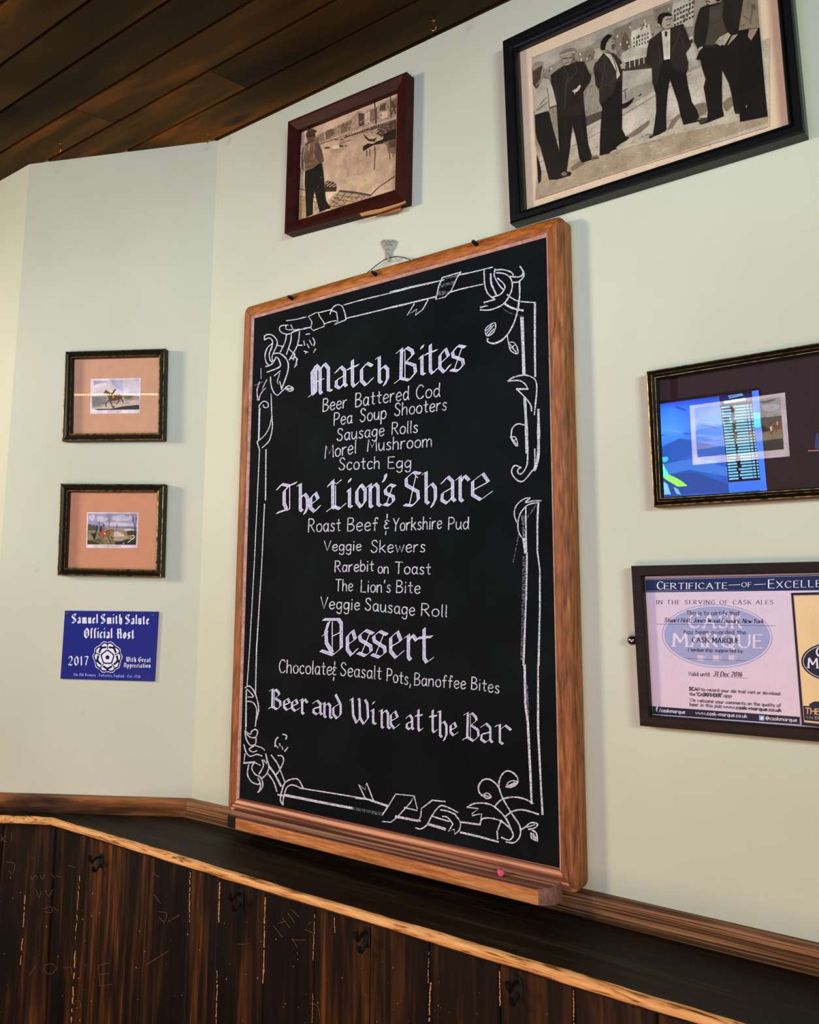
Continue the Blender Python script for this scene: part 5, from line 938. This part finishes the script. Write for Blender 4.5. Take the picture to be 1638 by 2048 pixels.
S_(sans, 'SCAN', 542, 1143, 630, 1146, 27, 6.4, INK); S_(sans, 'to record your ale trail visit or download', 644, 1147, 1308, 1184, 27, 4, INK2)
S_(sans, 'the', 545, 1186, 592, 1188, 27, 4, INK2); S_(sans, "'CASKFINDER'", 604, 1189, 818, 1200, 27, 6.2, INK); S_(sans, 'app', 834, 1200, 900, 1203, 27, 4, INK2)
S_(sans, 'We welcome your comments on the quality of', 546, 1237, 1314, 1284, 28, 4, INK2); S_(sans, 'beer in this pub', 548, 1274, 815, 1291, 28, 4, INK2); S_(sans, 'www.cask-marque.co.uk', 832, 1293, 1318, 1324, 28, 6.2, INK)
a.poly('230 1277 1476 1367 1476 1430 236 1342', NV2)
S_(sans, 'f', 262, 1318, 276, 1319, 36, 8, WH); S_(sans, '/caskmarque', 288, 1324, 506, 1340, 30, 4.4, WH); S_(sans, 'www.cask-marque.co.uk', 597, 1345, 1030, 1374, 30, 4.4, WH)
a.poly('1132 1354 1176 1357 1176 1398 1132 1396', (150, 176, 216)); a.soft('1142 1378 1150 1370 1146 1362 1158 1372 1166 1364 1168 1376 1160 1388 1144 1390', (236, 238, 246)); S_(sans, '@caskmarque', 1188, 1390, 1450, 1408, 30, 4.4, WH)
a.poly('1402 320 2260 300 2280 1520 1492 1437', NV2); a.poly('1422 340 2230 322 2250 1490 1512 1412', [(206, 160, 120)]); a.poly('1428 348 2225 330 2245 1480 1516 1406', [(236, 206, 160), (228, 196, 150), (206, 176, 128), (236, 206, 152)])
a.poly(ell(1800, 905, 312, 172), NV2); a.poly(ell(1800, 905, 298, 160), (206, 198, 206)); a.poly(ell(1800, 905, 292, 154), NV2); S_(serif, 'CASK', 1616, 858, 1960, 866, 84, 15, WH); S_(serif, 'MARQUE', 1548, 952, 2060, 970, 84, 15, WH)
a.poly('1556 1258 1600 1236 1700 1240 1760 1290 1760 1320 1556 1300', NV2); a.poly('1505 1272 2225 1330 2240 1470 1515 1396', NV2); S_(sans, 'THE SOCIETY OF', 1524, 1338, 2050, 1375, 46, 9, (226, 176, 120)); S_(sans, 'INDEPENDENT', 1534, 1379, 2000, 1412, 20, 3.2, (206, 196, 190), gap=4)
a.line([(1170, 1208), (1370, 1216)], .8, (240, 230, 236))
a.build('certificate', F6.t, M['print']); F6.sheet('glass_pane', .0105, 1.02, M['glass'])
q = R.px(1265, 1280.5, .012); mb = MB()
c0 = F6.l(1264.5, 1280.5, .010)
rg = [[c0 + Vector((.0072*math.cos(t)*math.cos(u), -.0072*math.sin(t), .0072*math.cos(t)*math.sin(u))) for u in [k*math.pi/8 for k in range(16)]] for t in [i*math.pi/2/6*.98 for i in range(7)]]
mb.loft(rg); b_ = mb.build('screw_cap', M['chrome'], F6.t, smooth=60); b_['label'] = 'domed chrome screw cap'

# --- blue enamel sign
po = [(129.5, 1221.4), (316.8, 1223.4), (308.8, 1363), (120.5, 1357.7)]
c = A.px(218.9, 1291.4, 0)
sg = thing('blue_plaque', c, 'blue plaque with white blackletter writing and a white rose under the hunting prints', 'sign', A.ang); sl = Loc(A, sg)
mb = MB(); mb.prism([sl(x, y, .004) for x, y in po], (0, .0038, 0)); mb.build('plate', plain('blue_enamel', K(8, 28, 126), .4, 0, .3), sg, bevel=.0008)
a = Art(sl, .0042, (110, 1210, .13431), 1.1e-5)
W_, BK = (232, 236, 250), (12, 14, 40)
def B_(text, x0, y0, x1, y1, cap, nib, col=W_):
    a.up(); q = a.q([(x0, y0), (x1, y1)]); black_line(a.mb, a.l, text, q[0][0], q[0][1], q[1][0], q[1][1], cap*a.T[2], nib*a.T[2], a.o, 0, K(*col))
B_('Samuel', 245, 276, 640, 279, 148, 25); B_('Smith', 678, 281, 1004, 284, 148, 25); B_('Salute', 1042, 288, 1404, 292, 148, 25)
B_('Official', 428, 497, 855, 500, 158, 26); B_('Host', 912, 503, 1180, 506, 158, 28); B_('2017', 195, 903, 500, 903, 142, 22)
B_('With Great', 1056, 846, 1426, 852, 76, 13); B_('Appreciation', 1018, 930, 1424, 936, 72, 12)
LB = (150, 166, 240); B_('The Old Brewery', 275, 1056, 605, 1064, 44, 9, LB); B_('\u00b7 Tadcaster, England', 625, 1064, 1030, 1078, 44, 9, LB); B_('\u00b7 Est. 1758', 1046, 1080, 1272, 1088, 44, 9, LB)
def rose(rad, fn):
    out = []
    for i in range(160):
        t = i / 160 * 2 * math.pi; ph = ((math.degrees(t) + 90) % 72) - 36     # 0 at a petal centre
        r0 = rad * fn(abs(ph)); out.append((782 + r0 * math.cos(t) * .98, 778 - r0 * math.sin(t) * 1.06 + .02 * r0 * math.cos(t)))
    return out
def petal(ph): return 1.0 - .045*math.cos(math.radians(ph*10)) * (1 if ph < 18 else 0) - (.20 * ((ph-22)/14)**2 if ph > 22 else 0) + (.16 * max(0, (ph-31)/5))
a.poly(rose(222, petal), W_); a.poly(rose(212, petal), (16, 22, 90)); a.poly(rose(190, lambda p: petal(p) - (.10 if p > 31 else 0)), W_)
for k in range(5):
    a0 = math.radians(-90 + 72*k); pts = []
    for j in range(13):
        b0 = a0 + math.radians(-25 + 50*j/12); r0 = 150 + 7*math.cos(math.radians(15*(j-6)*2)); pts.append((782 + r0*math.cos(b0)*.98, 778 - r0*math.sin(b0)*1.06))
    a.up(); ribbon(a.mb, a.l, a.q(pts), 3.9, a.o, 0, K(*BK)); b1 = a0 + math.radians(36)
    a.line([(782 + r0*math.cos(b1)*.98, 778 - r0*math.sin(b1)*1.06) for r0 in (118, 205)], 2.0, (16, 22, 90))
def sc(ph): return 1 + .06*math.cos(math.radians(ph*5))
a.poly(rose(100, sc), (20, 24, 84)); a.poly(rose(80, sc), W_); a.poly([(782 + 34*math.cos(math.radians(90+72*i)), 780 - 36*math.sin(math.radians(90+72*i))) for i in range(5)], (16, 18, 70))
a.build('lettering', sg, M['print'])
for x, y in ((187, 132), (1467, 154)):
    p0 = sl(110 + x*.13431, 1210 + y*.13431, .004); mb = MB(); rg = []
    for t in range(5):
        u = t*math.pi/2/4*.96; rg.append([p0 + Vector((.0034*math.cos(u)*math.cos(v), -.002*math.sin(u), .0034*math.cos(u)*math.sin(v))) for v in [k*math.pi/6 for k in range(12)]])
    mb.loft(rg); mb.add([p0 + Vector((sx*.0026, -.0022, sz*.0005)) for sx, sz in ((-1, -1), (1, -1), (1, 1), (-1, 1))], [(0, 1, 2, 3)], 1)
    mb.build('screw', [plain('dull_steel', K(86, 92, 100), .4, .8), M['iron']], sg, smooth=50)

# --- the television across the room (seen in the racing picture's glass)
TVD = 1.6; GO = .0125
tvt = thing('television', (-.908, -TVD - 2*GO, 2.04), 'television showing a blue picture and results table, reflected in the racing picture', 'television', math.pi)
class TVLoc:
    def __call__(s, x, y, off=0):
        q = ray(x, y); t = (TVD - off - EYE.y) / q.y; p = EYE + q*t
        w_ = Vector((p.x, -TVD - 2*GO + off, p.z)); return FR[tvt] @ w_
tvl = TVLoc()
em = bpy.data.materials.new('screen_glow'); em.use_nodes = True; nt = em.node_tree; bs = nt.nodes['Principled BSDF']
at = N(nt, 'ShaderNodeAttribute', attribute_name='Col'); nt.links.new(at.outputs['Color'], bs.inputs['Emission Color']); bs.inputs['Emission Strength'].default_value = 21.0; bs.inputs['Base Color'].default_value = K(10, 10, 12)
a = Art(tvl, 0.0)
x0, x1, z0, z1 = -1.185, -.632, 1.872, 2.197
def tvp(x, z, off=0): return FR[tvt] @ Vector((x, -TVD - 2*GO + off, z))
mb = MB(); mb.box(tuple(tvp(x0-.012, z0-.012, -.04)), tuple(tvp(x1+.012, z1+.012, -.002))); mb.build('casing', M['black'], tvt, bevel=.004)
mb = MB(); mb.tube([tvp(-.908, 2.15, -.045), tvp(-.908, 2.345, -.045)], .014, 12); mb.box(tuple(tvp(-.96, 2.0, -.06)), tuple(tvp(-.856, 2.15, -.041))); mb.build('ceiling_mount', M['black'], tvt, smooth=40)
gx = [x0 + (x1-x0)*i/8 for i in range(9)]
def blue(i, j):
    v = [(24, 66, 190), (44, 110, 236), (66, 140, 240), (40, 110, 220), (30, 84, 176), (30, 84, 176)][j]; return K(*[int(c_ * (1 + .12*math.sin(i*1.7 + j))) for c_ in v])
zs = [z0 + (z1-z0)*k for k in (1, .93, .72, .5, .3, 0)]
for j in range(5):
    for i in range(8):
        a.mb.poly([tvp(gx[i], zs[j], .0005), tvp(gx[i+1], zs[j], .0005), tvp(gx[i+1], zs[j+1], .0005), tvp(gx[i], zs[j+1], .0005)], 0, [blue(i, j), blue(i+1, j), blue(i+1, j+1), blue(i, j+1)])
a.o = .0008; a.T = (1270, 670, .22466)
for i in range(34):
    x = r_.uniform(215, 700); y = r_.uniform(610, 1380); a.line([(x, y), (x + r_.uniform(60, 200), y + r_.uniform(-12, 40))], r_.uniform(1, 5), r_.choice([(60, 130, 236), (30, 80, 200), (84, 150, 240), (24, 60, 160)]), True)
a.poly('210 1010 400 920 700 980 830 1000 830 1100 500 1060 215 1200', (28, 84, 176)); a.poly('215 1160 500 1100 830 1180 830 1260 480 1200 225 1260', (56, 116, 206)); a.poly('225 1260 520 1220 840 1330 830 1400 240 1420', (34, 72, 150))
a.poly('1040 500 1100 490 1175 1390 1115 1395', (60, 120, 230)); a.poly('1052 690 1112 690 1118 820 1060 825', (70, 206, 250)); a.poly('830 1310 1115 1290 1180 1370 840 1410', (56, 112, 220)); a.poly('750 545 1040 500 1060 800 1116 1290 832 1312 800 1000', (10, 14, 26)); a.poly('760 560 1030 520 1036 580 770 620', (14, 30, 90))
for i in range(25):
    y = 640 + i*26.5; xo = 762 + i*2.9; sl_ = -.085
    for f0, f1 in ((.02, .28 + .05*r_.random()), (.45 - .1*r_.random(), .78), (.8, .88), (.92, .97)):
        X0, X1 = xo + f0*285, xo + f1*285; a.poly([(X0, y + sl_*(X0-xo)), (X1, y + sl_*(X1-xo)), (X1+1, y+16 + sl_*(X1-xo)), (X0+1, y+16 + sl_*(X0-xo))], (246, 90, 110) if i == 9 and f0 == .8 else (110, 190, 230))
a.line('840 560 960 535|830 545 950 525', 2.0, (110, 180, 240)); a.line('800 600 850 592|865 588 910 580|930 578 980 570', 5, (150, 220, 250))
a.poly('235 1120 300 1240 400 1290 470 1345 380 1350 280 1290 240 1260', (150, 246, 90)); a.poly('235 1130 290 1230 300 1270 240 1250', (90, 240, 220)); a.soft('240 1090 290 1085 290 1120 250 1130', (70, 190, 240)); a.poly('250 1300 290 1330 320 1420 260 1420', (130, 190, 240)); a.poly('340 1350 380 1370 410 1420 370 1415', (110, 180, 240))
a.mb.build('screen', em, tvt)

# --- string of little warm bulbs across the room (a beaded line in the upper hunting print's glass)
sg2 = thing('string_lights', (-1.48, -1.2, 2.225), 'string of little warm bulbs, reflected as a beaded line in the upper hunting print', 'lights')
wb = bpy.data.materials.new('warm_bulb'); wb.use_nodes = True; q_ = wb.node_tree.nodes['Principled BSDF']
q_.inputs['Emission Color'].default_value = (1.0, .78, .36, 1); q_.inputs['Emission Strength'].default_value = 26.0
zc = cz(1.2) - 2.225
mb = MB(); mb.tube([(-.205, 0, zc + .004), (-.2, 0, -.028)] + [(-.19 + i*.019, 0, .004 + (-.19 + i*.019)*.11) for i in range(21)] + [(.2, 0, .036), (.205, 0, zc + .004)], .0012, 6); mb.build('wire', M['iron'], sg2)
b0 = None
for i in range(48):
    if b0 is None:
        mb = MB(); mb.loft([[(.0036*math.sin(t)*math.cos(u), .0036*math.sin(t)*math.sin(u), -.0042*math.cos(t)) for u in [k*math.pi/4 for k in range(8)]] for t in [.15, .6, 1.1, 1.57, 2.1, 2.6, 3.0]])
        b0 = mb.build('bulb', wb, sg2, smooth=80); b_ = b0
    else:
        b_ = b0.copy(); COL.objects.link(b_); b_.parent = sg2
    b_.location = (-.188 + i*.008, 0, -.001 + (-.188 + i*.008)*.11)
